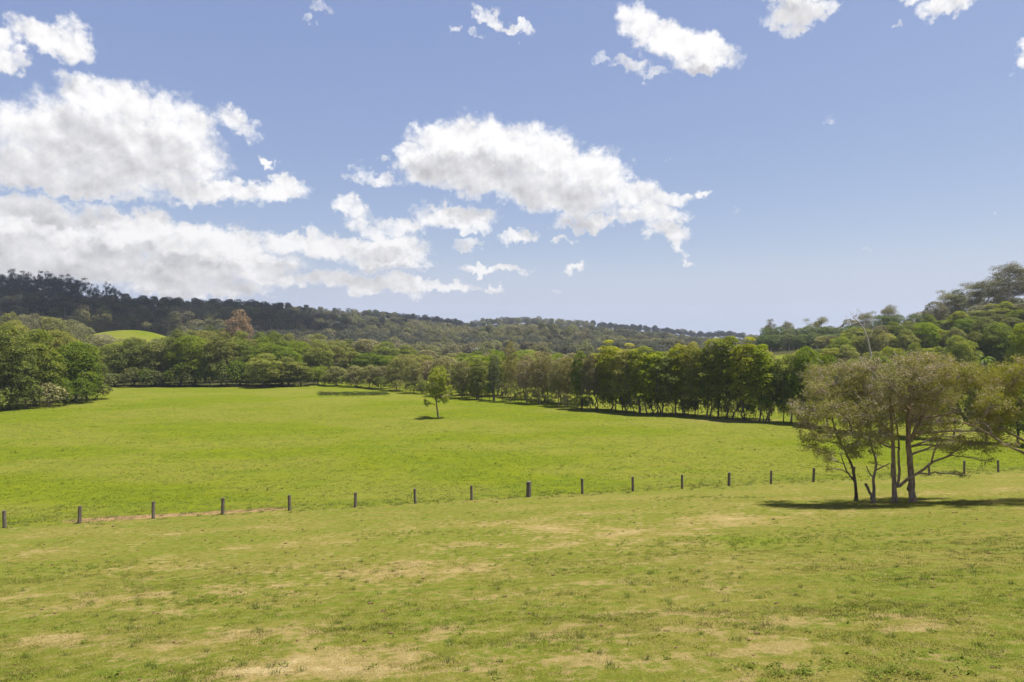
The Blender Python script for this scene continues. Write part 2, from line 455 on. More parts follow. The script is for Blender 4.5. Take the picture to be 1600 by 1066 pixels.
M = {}
M['dark'] = leaf_mat('dark_leaves', (.080, .105, .014), (.130, .158, .022), (.200, .220, .030), obj_var=.2)
M['mid'] = leaf_mat('green_leaves', (.110, .140, .014), (.170, .198, .022), (.250, .262, .030), obj_var=.2)
M['lime'] = leaf_mat('lime_leaves', (.155, .175, .018), (.230, .240, .028), (.33, .32, .05), obj_var=.15, trans=.42)
M['olive'] = leaf_mat('olive_leaves', (.135, .135, .045), (.195, .185, .062), (.25, .235, .085), obj_var=.22, trans=.28)
M['grey'] = leaf_mat('grey_green_leaves', (.135, .135, .065), (.195, .185, .092), (.24, .225, .11), obj_var=.2, trans=.25)
M['ridge'] = leaf_mat('far_forest_leaves', (.085, .090, .034), (.130, .125, .046), (.165, .150, .060), obj_var=.30, trans=.25)
M['ridgepale'] = leaf_mat('pale_far_forest_leaves', (.110, .112, .044), (.155, .148, .058), (.19, .175, .07), obj_var=.25, trans=.25)
M['skyline'] = leaf_mat('skyline_gum_leaves', (.055, .062, .036), (.080, .082, .046), None, obj_var=.15, trans=.2)
M['russet'] = leaf_mat('russet_leaves', (.20, .135, .075), (.27, .19, .11), None, obj_var=.1, trans=.25)
M['bronze'] = leaf_mat('bronze_leaves', (.15, .13, .05), (.23, .19, .085), (.29, .23, .12), obj_var=.15, trans=.28)
M['cypress'] = leaf_mat('needle_leaves', (.045, .060, .020), (.070, .085, .028), None, obj_var=.1, trans=.15)
M['orchard'] = leaf_mat('orchard_leaves', (.065, .092, .030), (.105, .140, .040), (.15, .185, .055), obj_var=.12)
M['bark'] = bark_mat('grey_brown_bark', (.16, .12, .085), (.30, .25, .19))
M['dbark'] = bark_mat('dark_bark', (.075, .055, .04), (.15, .115, .085))
M['pbark'] = bark_mat('papery_bark', (.17, .105, .065), (.38, .29, .21), 9)
M['gbark'] = bark_mat('pale_gum_bark', (.30, .25, .20), (.46, .40, .33), 3)

# ------------------------------------------------------------------ meadow colours (shared by turf and blades)
def meadow_group():
    g = bpy.data.node_groups.new("meadow_colour", 'ShaderNodeTree')
    g.interface.new_socket("Color", in_out='OUTPUT', socket_type='NodeSocketColor')
    g.interface.new_socket("Height", in_out='OUTPUT', socket_type='NodeSocketFloat')
    N = NT(g); go = N.n('NodeGroupOutput')
    geo = N.n('ShaderNodeNewGeometry'); pos = N.v('MULTIPLY', geo.outputs['Position'], (1, 1, 0))
    def attr(a):
        nd = N.n('ShaderNodeAttribute'); nd.attribute_name = a; return nd.outputs['Fac']
    dry, field, lush, red, wood = attr('dry'), attr('field'), attr('lush'), attr('red'), attr('wood')
    rot = N.n('ShaderNodeMapping'); N.L.new(pos, rot.inputs[0])
    rot.inputs['Rotation'].default_value = (0, 0, -radians(13)); rot.inputs['Scale'].default_value = (.62, 1, 1)
    sp = rot.outputs[0]                      # drawn out along the contour
    b0 = N.noise(sp, .05, 3, .5); b1 = N.noise(sp, .22, 5, .6); b2 = N.noise(sp, .9, 6, .62)
    f1 = N.noise(pos, 2.6, 8, .72); f2 = N.noise(pos, 17, 6, .75); f3 = N.noise(N.v('ADD', pos, (9, 4, 0)), .8, 9, .78)
    # mown slope
    c = N.mix(N.mr(b1, .40, .60), (.122, .130, .019), (.160, .144, .032))
    c = N.mix(N.m('MULTIPLY', N.mr(b2, .47, .60), .75), c, (.112, .138, .018))
    c = N.mix(N.m('MULTIPLY', N.mr(f1, .48, .62), .6), c, (.205, .170, .060))
    c = N.mix(N.m('MULTIPLY', N.mr(f1, .48, .36), .6), c, (.082, .100, .015))
    dd = N.m('ADD', N.m('ADD', dry, N.m('MULTIPLY', N.m('SUBTRACT', b2, .5), 2.0)),
             N.m('ADD', N.m('MULTIPLY', N.m('SUBTRACT', f1, .5), 1.7), N.m('MULTIPLY', N.m('SUBTRACT', b1, .5), 1.5)))
    dd = N.m('ADD', dd, N.m('MULTIPLY', N.m('SUBTRACT', f2, .5), .5))
    c = N.mix(N.m('MULTIPLY', N.mr(dd, .22, .55), .8), c, (.255, .190, .078))
    c = N.mix(N.m('MULTIPLY', N.mr(dd, .62, .98), .9), c, (.350, .270, .135))
    ll = N.m('ADD', lush, N.m('ADD', N.m('MULTIPLY', N.m('SUBTRACT', b2, .5), 1.0), N.m('MULTIPLY', N.m('SUBTRACT', f1, .5), .9)))
    c = N.mix(N.m('MULTIPLY', N.mr(ll, .42, .70), .75), c, (.115, .150, .012))
    # paddock on the flat
    p = N.mix(N.mr(b1, .36, .62), (.122, .146, .010), (.102, .126, .011))
    p = N.mix(N.m('MULTIPLY', N.mr(b0, .42, .56), .75), p, (.158, .152, .030))
    p = N.mix(N.m('MULTIPLY', N.mr(b1, .50, .62), .55), p, (.098, .132, .010))
    p = N.mix(N.m('MULTIPLY', N.mr(f3, .50, .60), .60), p, (.158, .174, .010))
    p = N.mix(N.m('MULTIPLY', N.mr(f1, .48, .60), .55), p, (.078, .100, .008))
    p = N.mix(N.m('MULTIPLY', N.mr(f3, .47, .38), .55), p, (.075, .098, .010))
    p = N.mix(N.m('MULTIPLY', N.mr(N.noise(sp, 2.3, 5, .7), .60, .72), .5), p, (.055, .075, .010))
    p = N.mix(N.m('MULTIPLY', N.mr(dd, .40, .85), .75), p, (.185, .155, .055))
    p = N.mix(N.m('MULTIPLY', N.mr(ll, .5, .8), .8), p, (.078, .112, .004))
    c = N.mix(field, c, p)
    rr = N.m('ADD', red, N.m('ADD', N.m('MULTIPLY', N.m('SUBTRACT', b2, .5), .9), N.m('MULTIPLY', N.m('SUBTRACT', f1, .5), 1.1)))
    c = N.mix(N.m('MULTIPLY', N.mr(rr, .42, .80), .8), c, (.28, .170, .095))
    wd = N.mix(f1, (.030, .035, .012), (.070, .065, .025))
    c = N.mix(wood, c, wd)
    c = N.mix(N.m('MULTIPLY', N.mr(f2, .46, .62), .55), c, N.mix(1.0, c, (.45, .47, .40), 'MULTIPLY'))
    c = N.mix(N.m('MULTIPLY', N.mr(f2, .50, .36), .40), c, N.mix(1.0, c, (1.55, 1.5, 1.5), 'MULTIPLY'))
    N.L.new(c, go.inputs[0])
    h = N.m('ADD', N.m('MULTIPLY', f1, .7), N.m('ADD', N.m('MULTIPLY', f2, .35), b2))
    N.L.new(h, go.inputs[1])
    return g
MEADOW = meadow_group()

def ground_mat():
    m, N, out = new_mat('meadow_turf')
    g = N.n('ShaderNodeGroup'); g.node_tree = MEADOW
    bs = N.n('ShaderNodeBsdfPrincipled'); N.L.new(g.outputs[0], bs.inputs['Base Color'])
    bs.inputs['Roughness'].default_value = 1.0; bs.inputs['Specular IOR Level'].default_value = 0
    bp = N.n('ShaderNodeBump'); bp.inputs['Strength'].default_value = .9; bp.inputs['Distance'].default_value = .10
    N.L.new(g.outputs[1], bp.inputs['Height']); N.L.new(bp.outputs[0], bs.inputs['Normal'])
    N.L.new(bs.outputs[0], out.inputs[0]); return m
def blade_mat(name, mul=(1, 1, 1), add=None, fac=0):
    m, N, out = new_mat(name)
    g = N.n('ShaderNodeGroup'); g.node_tree = MEADOW
    geo = N.n('ShaderNodeNewGeometry'); r = geo.outputs['Random Per Island']
    col = N.mix(1.0, g.outputs[0], N.mix(r, tuple(q * .55 for q in mul), tuple(q * 1.85 for q in mul)), 'MULTIPLY')
    if add: col = N.mix(fac, col, N.mix(r, add, tuple(q * 1.5 for q in add)))
    bs = N.n('ShaderNodeBsdfPrincipled'); N.put(bs.inputs['Base Color'], col); bs.inputs['Roughness'].default_value = .7
    bs.inputs['Specular IOR Level'].default_value = .2
    tr = N.n('ShaderNodeBsdfTranslucent'); N.put(tr.inputs['Color'], col)
    mx = N.n('ShaderNodeMixShader'); mx.inputs[0].default_value = .35
    N.L.new(bs.outputs[0], mx.inputs[1]); N.L.new(tr.outputs[0], mx.inputs[2]); N.L.new(mx.outputs[0], out.inputs[0]); return m
M['ground'] = ground_mat()
M['blade'] = blade_mat('grass_blades', add=(.120, .138, .018), fac=.40)
M['weedleaf'] = blade_mat('weed_leaves', add=(.125, .165, .012), fac=.75)
M['reed'] = blade_mat('rush_blades', add=(.060, .072, .018), fac=.8)
M['tuss'] = blade_mat('tussock_blades', add=(.12, .16, .035), fac=.6)

# ------------------------------------------------------------------ ground sheet and its patches
def patch_fields(x, y):
    """broad placed patches of dry, lush and bare ground (numbers only; broken up by noise in the material)"""
    z = terrain(x, y)
    u = np.where(y > 1, x / np.clip(y, 1, None), 9) * F + 800
    n = fbm(x * .35 + 3, y, .35, 4)
    def el(px, py, rx, ry):
        X, Y, _ = ground_hit(px, py)
        X2, _, _ = ground_hit(px + rx, py); _, Y1, _ = ground_hit(px, py - ry); _, Y2, _ = ground_hit(px, min(py + ry, 1150))
        ax = abs(X2 - X); ay = max(.5, abs(Y1 - Y2) / 2); yc = (Y1 + Y2) / 2
        q = ((x - X) / ax) ** 2 + ((y - yc - .12 * (x - X)) / ay) ** 2
        return np.exp(-q * 1.1)
    t = yfence(x) - y
    field = sstep(-t + 1.2 * n, -.3, .9)
    dry = .045 + 0 * x
    for a in ((880, 835, 190, 26, .32), (760, 850, 60, 9, .2), (1130, 810, 90, 13, .32), (540, 1035, 130, 24, .5), (400, 1055, 110, 20, .50),
              (1430, 975, 110, 22, .60), (1180, 1010, 120, 14, .30), (900, 1030, 150, 30, .45), (560, 905, 220, 12, .30), (650, 880, 190, 8, .3),
              (250, 930, 160, 18, .30), (750, 990, 160, 14, .3), (1330, 1010, 120, 20, .3), (1520, 1010, 90, 16, .3), (1250, 800, 120, 8, .3),
              (90, 1000, 60, 12, .4), (380, 1000, 150, 12, .35), (1000, 900, 120, 10, .15), (1140, 657, 110, 5, .9)):
        dry = dry + a[4] * el(*a[:4])
    dry = dry + .06 * sstep(t, 2, 12) - .25 * sstep(u, 1180, 1350) * (y < 38)
    lush = -.12 + 0 * x
    for a in ((1180, 845, 170, 20, .75), (1330, 1045, 160, 22, .55), (200, 870, 160, 8, .5), (430, 860, 120, 8, .45), (640, 1000, 90, 20, .4),
              (1320, 765, 130, 10, .35), (1120, 660, 150, 6, .6), (200, 634, 50, 4, .9), (560, 612, 60, 4, .5), (720, 560, 90, 9, .3), (1480, 830, 120, 12, .4)):
        lush = lush + a[4] * el(*a[:4])
    # bare reddish strip beside the fence
    fx = u; strip = np.exp(-((t + .9) / 1.3) ** 2)
    red = -.3 + strip * (.95 * sstep(fx, 60, 180) * (1 - sstep(fx, 400, 520)) + .42 + .22 * np.sin(fx * .013)) * (1 - sstep(fx, 900, 1100))
    # worn litter under the shade trees
    X, Y, _ = ground_hit(1400, 785)
    red = red + .75 * np.exp(-((x - X) / 6.5) ** 2 - ((y - Y) / 2.6) ** 2)
    # straw under the tree row
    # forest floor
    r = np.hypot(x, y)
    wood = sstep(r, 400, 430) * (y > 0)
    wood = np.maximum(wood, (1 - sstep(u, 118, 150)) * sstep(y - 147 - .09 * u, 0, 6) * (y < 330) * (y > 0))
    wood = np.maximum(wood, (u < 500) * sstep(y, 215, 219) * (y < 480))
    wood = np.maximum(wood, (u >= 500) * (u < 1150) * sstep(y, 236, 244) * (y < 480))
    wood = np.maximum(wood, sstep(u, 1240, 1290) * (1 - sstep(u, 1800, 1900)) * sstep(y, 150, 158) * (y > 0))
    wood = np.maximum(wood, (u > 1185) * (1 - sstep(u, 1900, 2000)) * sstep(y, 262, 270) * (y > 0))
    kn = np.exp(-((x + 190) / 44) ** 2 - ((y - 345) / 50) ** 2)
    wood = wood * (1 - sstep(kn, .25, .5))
    return dict(field=field, dry=dry, lush=lush, red=red, wood=wood)

def build_ground():
    rings = np.concatenate([[0.01], np.geomspace(3, 9, 12), np.linspace(9.3, 60, 220), np.geomspace(60.6, 400, 120), np.geomspace(404, 6000, 130)])
    th = np.concatenate([np.linspace(-42, 42, 480), np.linspace(44, 316, 90)]) * pi / 180
    R, T = np.meshgrid(rings, th, indexing='ij')
    x = R * np.sin(T); y = R * np.cos(T)
    z = terrain(x.ravel(), y.ravel())
    nr, nt = R.shape
    i = np.arange(nr - 1)[:, None] * nt; j = np.arange(nt)[None]; j2 = (j + 1) % nt
    Fq = np.stack([i + j, i + nt + j, i + nt + j2, i + j2], -1).reshape(-1, 4)
    z = z + .035 * fbm(x.ravel(), y.ravel(), 1.3, 3) * (R.ravel() < 80)
    V = np.stack([x.ravel(), y.ravel(), z], 1)
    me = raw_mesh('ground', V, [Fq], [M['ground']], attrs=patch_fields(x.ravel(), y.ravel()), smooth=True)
    tag(obj('ground', me), kind='structure')
build_ground()

# ------------------------------------------------------------------ grass on the near slope
def pts_in_view(rng, n, y0, y1, power=1.0):
    y = y0 + (y1 - y0) * rng.rand(n) ** power
    x = (rng.rand(n) * 2 - 1) * (y * .88 + 2.5)
    return x, y
def blades_at(rng, x, y, per, h, w, spread, lean=.6):
    n = len(x); X = np.repeat(x, per) + rng.normal(0, spread, n * per); Y = np.repeat(y, per) + rng.normal(0, spread, n * per)
    Z = terrain(X, Y) - .01
    a = rng.rand(n * per) * 2 * pi; hh = h * rng.uniform(.5, 1.3, n * per) if np.isscalar(h) else np.repeat(h, per) * rng.uniform(.5, 1.3, n * per)
    ln = rng.normal(0, lean, (n * per, 2)) * hh[:, None]
    dx = np.cos(a) * w; dy = np.sin(a) * w
    b = np.stack([X, Y, Z], 1)
    V = np.stack([b + np.stack([dx, dy, 0 * dx], 1), b - np.stack([dx, dy, 0 * dx], 1), b + np.stack([ln[:, 0], ln[:, 1], hh], 1)], 1).reshape(-1, 3)
    return V, np.arange(3 * n * per).reshape(-1, 3)
def build_grass():
    rng = np.random.RandomState(11)
    xs, ys = [], []
    for (n, y0, y1) in ((27000, 7.5, 17), (19000, 16, 28), (13000, 26, 50)):
        x, y = pts_in_view(rng, n, y0, y1)
        p = patch_fields(x, y)
        d = p['dry'] + fbm(x * .45, y, .9, 4) * .8
        keep = rng.rand(n) < np.clip(1.05 - 1.3 * d, .28, 1)
        xs.append(x[keep]); ys.append(y[keep])
    x = np.concatenate(xs); y = np.concatenate(ys)
    hh = .035 * (1 + 1.6 * np.clip(fbm(x, y, .5, 3), 0, 1)) * np.clip(.7 + y / 60, .7, 1.2)
    V, Fq = blades_at(rng, x, y, 11, hh, .006, .075)
    p = patch_fields(V[:, 0], V[:, 1])
    o = obj('grass', raw_mesh('grass', V, [Fq], [M['blade']], attrs=p)); tag(o, 'short mown grass on the near slope', None, None, 'stuff')
    # coarser pasture beyond the fence
    n = 62000; yy = 46 + 110 * rng.rand(n) ** 1.25; xx = (rng.rand(n) * 2 - 1) * (yy * .79)
    k = (yy > yfence(xx) + .5) & (fbm(xx * .6, yy, .55, 4) > -.42 + .25 * rng.rand(n)); xx = xx[k]; yy = yy[k]
    V, Fq = blades_at(rng, xx, yy, 5, .085, .022, .12, .7)
    o = obj('pasture', raw_mesh('pasture', V, [Fq], [M['blade']], attrs=patch_fields(V[:, 0], V[:, 1]))); tag(o, 'longer pasture grass on the flat beyond the fence', None, None, 'stuff')
    n = 420; rx_ = (rng.uniform(498, 605, n) - 800) / F; ry_ = 180 + rng.normal(0, 3.2, n); V, Fq = blades_at(rng, rx_ * ry_, ry_, 9, .38, .05, .4, .35)
    o = obj('reeds', raw_mesh('reeds', V, [Fq], [M['reed']], attrs=patch_fields(V[:, 0], V[:, 1]))); tag(o, 'dark rushes in a damp patch at the far corner of the paddock', None, None, 'stuff')
    # wiry tussocks
    x, y = pts_in_view(rng, 330, 8.5, 30, 1.3)
    V, Fq = blades_at(rng, x, y, 34, .13, .006, .06, .45)
    # tussocks about the fence line and in the paddock
    n = 520; fx = rng.uniform(-45, 55, n); fy = yfence(fx) + rng.normal(0, 1.0, n) + .4
    V2, F2 = blades_at(rng, fx, fy, 26, .16, .012, .14, .5)
    V, Fq = join([(V, Fq), (V2, F2)])
    o = obj('tussocks', raw_mesh('tussocks', V, [Fq], [M['tuss']], attrs=patch_fields(V[:, 0], V[:, 1]))); tag(o, 'wiry taller grass tufts dotted over the slope', None, None, 'stuff')
    # low broad-leaved weeds
    parts = []
    cx, cyy = pts_in_view(rng, 430, 9, 50, 1.2)
    spots = list(zip(cx, cyy))
    for px, py, k, sp in ((1100, 777, 60, 1.6), (1165, 778, 20, .9), (1180, 845, 240, 3.2), (330, 940, 60, 1.5), (640, 835, 60, 1.6), (1350, 1050, 40, 1.3), (180, 885, 80, 2.0)):
        X, Y, _ = ground_hit(px, py)
        spots += [(X + rng.normal(0, sp), Y + rng.normal(0, sp * .35)) for _ in range(k)]
    for (X, Y) in spots:
        s = rng.uniform(.08, .22); k = int(14 + 60 * s)
        cxx = X + rng.normal(0, s * .5, k); cyy2 = Y + rng.normal(0, s * .5, k)
        c = np.stack([cxx, cyy2, terrain(cxx, cyy2) + rng.uniform(.01, .05 + .12 * s, k)], 1)
        parts.append(leaf_quads(c, np.array([[0, 0, 1]]) + rng.normal(0, .45, (k, 3)), .055, rng, .6))
    # darker weeds dotted about the paddock
    for _ in range(700):
        yy = rng.uniform(58, 200); X = rng.uniform(-.8, .75) * yy; Y = yy
        if fbm(np.array([X * .05]), np.array([Y * .05]), 1.0, 3)[0] < -.05: continue
        k = 9; c = np.stack([X + rng.normal(0, .22, k), Y + rng.normal(0, .15, k), np.zeros(k)], 1); c[:, 2] = terrain(c[:, 0], c[:, 1]) + rng.uniform(.02, .2, k)
        parts.append(leaf_quads(c, np.array([[0, 0, 1]]) + rng.normal(0, .8, (k, 3)), .17, rng, .6))
    V, Fq = join(parts)
    o = obj('weeds', raw_mesh('weeds', V, [Fq], [M['weedleaf']], attrs=patch_fields(V[:, 0], V[:, 1]))); tag(o, 'low bright green weeds scattered through the grass', None, None, 'stuff')
    # clods and droppings
    m, N, out = new_mat('dark_clods'); bs = N.n('ShaderNodeBsdfPrincipled'); tc = N.n('ShaderNodeTexCoord')
    N.put(bs.inputs['Base Color'], N.mix(N.noise(tc.outputs['Object'], 8, 4), (.075, .052, .022), (.18, .125, .060))); bs.inputs['Roughness'].default_value = 1; bs.inputs['Specular IOR Level'].default_value = 0
    N.L.new(bs.outputs[0], out.inputs[0])
    x, y = pts_in_view(rng, 260, 8.5, 44, 1.1); parts = []
    import bmesh
    bm = bmesh.new(); bmesh.ops.create_icosphere(bm, subdivisions=1, radius=1); bm.verts.ensure_lookup_table()
    iv = np.array([v.co[:] for v in bm.verts]); ifc = np.array([[v.index for v in f.verts] for f in bm.faces]); bm.free()
    for X, Y in zip(x, y):
        s = rng.uniform(.012, .04) * (1 + Y / 40)
        v = iv * (1 + rng.normal(0, .18, (len(iv), 1))) * np.array([s * rng.uniform(.8, 1.6), s, s * .6])
        v = v + np.array([X, Y, float(terrain(X, Y)) + s * .3]); parts.append((v, ifc))
    V, Fq = join(parts)
    tag(obj('clods', raw_mesh('clods', V, [Fq], [m])), 'small dark clods of earth dotted over the slope', None, None, 'stuff')
build_grass()

# ------------------------------------------------------------------ fence
def build_fence():
    m, N, out = new_mat('weathered_post_timber')
    tc = N.n('ShaderNodeTexCoord'); vec = N.v('MULTIPLY', tc.outputs['Object'], (14, 14, 1.6))
    n = N.noise(vec, 1.6, 6, .65); n2 = N.noise(tc.outputs['Object'], 2.2, 3)
    col = N.mix(N.mr(n, .38, .66), (.085, .062, .045), (.20, .165, .125)); col = N.mix(N.m('MULTIPLY', N.mr(n2, .5, .65), .5), col, (.06, .045, .035))
    bs = N.n('ShaderNodeBsdfPrincipled'); N.put(bs.inputs['Base Color'], col); bs.inputs['Roughness'].default_value = .9
    bp = N.n('ShaderNodeBump'); bp.inputs['Strength'].default_value = .8; bp.inputs['Distance'].default_value = .015
    N.L.new(n, bp.inputs['Height']); N.L.new(bp.outputs[0], bs.inputs['Normal']); N.L.new(bs.outputs[0], out.inputs[0])
    mw, N, out = new_mat('galvanised_wire'); bs = N.n('ShaderNodeBsdfPrincipled'); bs.inputs['Base Color'].default_value = (.22, .21, .20, 1)
    bs.inputs['Metallic'].default_value = .6; bs.inputs['Roughness'].default_value = .55; N.L.new(bs.outputs[0], out.inputs[0])
    rng = np.random.RandomState(5)
    data = [(-110, 833), (7, 827), (124, 819), (239.5, 810.5), (348, 805), (452, 798.5), (555, 792.5), (649, 787), (737, 782), (826, 777), (910, 772),
            (989, 768), (1066, 765), (1139, 761), (1205, 758), (1271, 754.5), (1334, 751), (1394, 747.5), (1452, 744.5), (1507, 741.5), (1560, 739.5), (1612, 737)]
    pos = []
    for px, py in data:
        d = 12.2 * F / (py - 533)
        pos.append(((px - 800) / F * d, d))
    base = obj('wire_fence', None, loc=(pos[9][0], pos[9][1], float(terrain(*pos[9]))))
    tag(base, 'line of weathered timber posts with thin wires dividing the slope from the paddock', 'fence')
    b0 = np.array(base.location)
    tops = []
    for i, (x, y) in enumerate(pos):
        thick = (i == 9); r = .19 if thick else rng.uniform(.088, .115) * (1.15 if i == 1 else 1)
        h = 1.18 + rng.normal(0, .05) + (.03 if thick else 0)
        z = float(terrain(x, y)); lean = rng.normal(0, .03, 2); sides = 14
        hs = np.array([-.3, 0, .25, .55, .85, h - .03, h, h]); rr = np.array([1.04, 1.03, 1.0, .99, .97, .96, .88, .001]) * r
        V = []
        wob = 1 + rng.normal(0, .05, sides)
        for hh, q in zip(hs, rr):
            th = np.arange(sides) * 2 * pi / sides
            V.append(np.stack([np.cos(th) * q * wob + lean[0] * hh, np.sin(th) * q * wob + lean[1] * hh, np.full(sides, hh) + (.012 * np.cos(th) if hh >= h - .031 else 0)], 1))
        V = np.concatenate(V); I = np.arange(len(hs) - 1)[:, None] * sides; J = np.arange(sides)[None]; J2 = (J + 1) % sides
        Fq = np.stack([I + J, I + J2, I + sides + J2, I + sides + J], -1).reshape(-1, 4)
        o = obj('post', raw_mesh('post', V, [Fq], [m]), base, Vector((x - b0[0], y - b0[1], z - b0[2])))
        if thick: o['label'] = 'stout round strainer post, thicker than the others'
        o['group'] = 'timber posts of the wire fence'
        tops.append((x, y, z, lean))
    for hgt in (1.05, .78, .52, .27):
        P = []
        for k in range(len(tops) - 1):
            a = np.array(tops[k][:3]) + (tops[k][3][0] * hgt, tops[k][3][1] * hgt + .1, hgt); b = np.array(tops[k + 1][:3]) + (tops[k + 1][3][0] * hgt, tops[k + 1][3][1] * hgt + .1, hgt)
            for t in np.linspace(0, 1, 5)[:-1]: P.append(a + (b - a) * t - np.array([0, 0, .03 * sin(pi * t)]))
        P.append(b)
        V, Fq = tube(np.array(P) - b0, np.full(len(P), .004), 4)
        obj('wire', raw_mesh('wire', V, [Fq], [mw]), base)
build_fence()

# ------------------------------------------------------------------ tree prototypes (unit: metres; scaled when placed)
PROTO = {}
def proto(kind, crown, trunk, H, Wd):
    PROTO.setdefault(kind, []).append((crown, trunk, H, Wd))

def limb_set(rng, H, base, blobs, r0, n_limb=9, n_stem=1, spread=.5):
    parts = []
    tops = sorted(blobs, key=lambda b: -b[2])
    for s in range(n_stem):
        off = rng.normal(0, spread, 2) if n_stem > 1 else np.zeros(2)
        top = np.array([off[0] * 2.2, off[1] * 2.2, H * rng.uniform(.72, .86)])
        p = curve_pts((off[0], off[1], -.4), top, rng, 9, .03)
        rr = np.linspace(1, .22, 9) * r0 * (1 if n_stem == 1 else rng.uniform(.6, .95)); rr[0] *= 1.35
        parts.append(tube(p, rr, 8))
        pick = rng.choice(len(blobs), min(n_limb, len(blobs)), replace=False)
        for k in pick:
            b = np.array(blobs[k][:3]); 
            i = int(np.clip(np.searchsorted(p[:, 2], b[2] - .25 * np.hypot(b[0], b[1]) - .6), 2, 7))
            parts.append(tube(curve_pts(p[i], b, rng, 6, .08), np.linspace(rr[i] * .6, .025, 6), 5))
    return join(parts)

def make_broadleaf(kind, mat, seeds, H, W, base, nb, leaves, leaf, bark='dbark', shape='round', n_stem=1, r0=.28, rr=(.2, .34), jit=.55, spread=.5, aspect=.6, up=.85):
    for s in seeds:
        rng = np.random.RandomState(s)
        bl = crown_blobs(rng, H, W * rng.uniform(.9, 1.1), base * rng.uniform(.85, 1.15), nb, shape, rr)
        V, Fq = clump_leaves(rng, bl, leaves, leaf, aspect, jit=jit, up=up)
        cr = raw_mesh(kind + '_crown', V, [Fq], [M[mat]])
        V, Fq = limb_set(rng, H, base, bl, r0, 9, n_stem, spread)
        tr = raw_mesh(kind + '_trunk', V, [Fq], [M[bark]], smooth=True)
        proto(kind, cr, tr, H, W)

make_broadleaf('broadleaf', 'dark', (1, 2, 3, 101, 102), 14, 10, .2, 52, 20000, .36)
make_broadleaf('broadleaf_mid', 'mid', (4, 5, 6, 103, 104), 14, 10, .4, 50, 20000, .36)
make_broadleaf('broadleaf_lime', 'lime', (7, 8, 105, 106), 14, 10, .8, 48, 18000, .36)
M['rowmid'] = leaf_mat('row_green_leaves', (.125, .150, .014), (.195, .215, .022), (.30, .30, .034), obj_var=.18, trans=.42)
M['rowlime'] = leaf_mat('row_yellow_green_leaves', (.19, .205, .016), (.27, .27, .024), (.38, .36, .045), obj_var=.12, trans=.42)
make_broadleaf('tall_row', 'rowmid', (9, 10, 11, 107), 15, 7, 1.6, 54, 14000, .33, n_stem=3, r0=.17, spread=.8)
make_broadleaf('tall_row_dark', 'dark', (12, 13, 108), 15, 7, 1.5, 54, 14000, .33, n_stem=3, r0=.17, spread=.9)
make_broadleaf('tall_row_lime', 'rowlime', (14, 15, 109), 15, 7, 1.7, 54, 14500, .33, n_stem=2, r0=.17, spread=.8)
make_broadleaf('olive_tree', 'olive', (16, 17, 18), 9, 6.5, .9, 38, 10000, .28, bark='bark', r0=.16, jit=.8, shape='dome')
make_broadleaf('thin_tree', 'bronze', (19, 20), 10, 5.5, 1.4, 34, 5600, .25, bark='bark', r0=.15, jit=.9, n_stem=2, spread=.25)
make_broadleaf('dark_column', 'cypress', (21, 22), 12, 3.6, .3, 40, 9000, .26, shape='round', rr=(.35, .55), jit=.9, aspect=.35)
make_broadleaf('russet_tree', 'russet', (23,), 13, 9, 2, 40, 12000, .32, bark='bark')
make_broadleaf('orchard_tree', 'orchard', (24, 25), 7, 6.4, .3, 34, 6500, .34, rr=(.26, .4))
make_broadleaf('shrub', 'dark', (26, 27), 3, 3.4, 0, 16, 2600, .26, r0=.05, rr=(.3, .5))
make_broadleaf('shrub_olive', 'olive', (28, 29), 3, 3.4, 0, 16, 2400, .24, r0=.05, rr=(.3, .5), jit=.9)
make_broadleaf('pale_dome', 'grey', (30, 31), 13, 12, 2, 44, 12000, .4, bark='bark', shape='dome', jit=.7)

def make_gum(kind, mat, seeds, H, leaves, leaf, bark='gbark', spreadf=.36, nb=15):
    """eucalypt: bare pale trunk, ascending limbs, flat separate foliage plates"""
    for s in seeds:
        rng = np.random.RandomState(s); parts = []; bl = []
        p = curve_pts((0, 0, -.5), (rng.normal(0, .5), rng.normal(0, .5), H * .8), rng, 10, .03)
        rr = np.linspace(.34, .1, 10); parts.append(tube(p, rr, 8))
        for k in range(nb):
            hgt = H * (.42 + .55 * (k + rng.rand()) / nb); a = k * 2.4 + rng.uniform(-.6, .6)
            rad = H * spreadf * rng.uniform(.35, 1.0) * (1.05 - .62 * ((hgt / H - .5) / .5))
            c = np.array([cos(a) * rad, sin(a) * rad, hgt])
            i = int(np.clip(np.searchsorted(p[:, 2], hgt - rad * .8), 3, 9))
            parts.append(tube(curve_pts(p[i], c, rng, 6, .08, -.04), np.linspace(rr[i] * .55, .035, 6), 5))
            q = H * rng.uniform(.07, .12)
            for _ in range(3):
                bl.append((*(c + rng.normal(0, q * .7, 3) * (1, 1, .8)), q, q, q * .85))
        V, Fq = clump_leaves(rng, bl, leaves, leaf, .4, up=.2, jit=.9, cull=False, shell=(.3, 1.05), low=.6)
        cr = raw_mesh(kind + '_crown', V, [Fq], [M[mat]])
        V, Fq = join(parts); tr = raw_mesh(kind + '_trunk', V, [Fq], [M[bark]], smooth=True)
        proto(kind, cr, tr, H, H * spreadf * 2)
make_gum('gum_tree', 'grey', (41, 42, 43), 18, 12000, .36, spreadf=.32, nb=18)
make_gum('skyline_gum', 'skyline', (44, 45, 46), 20, 4200, .62, bark='dbark', spreadf=.40)

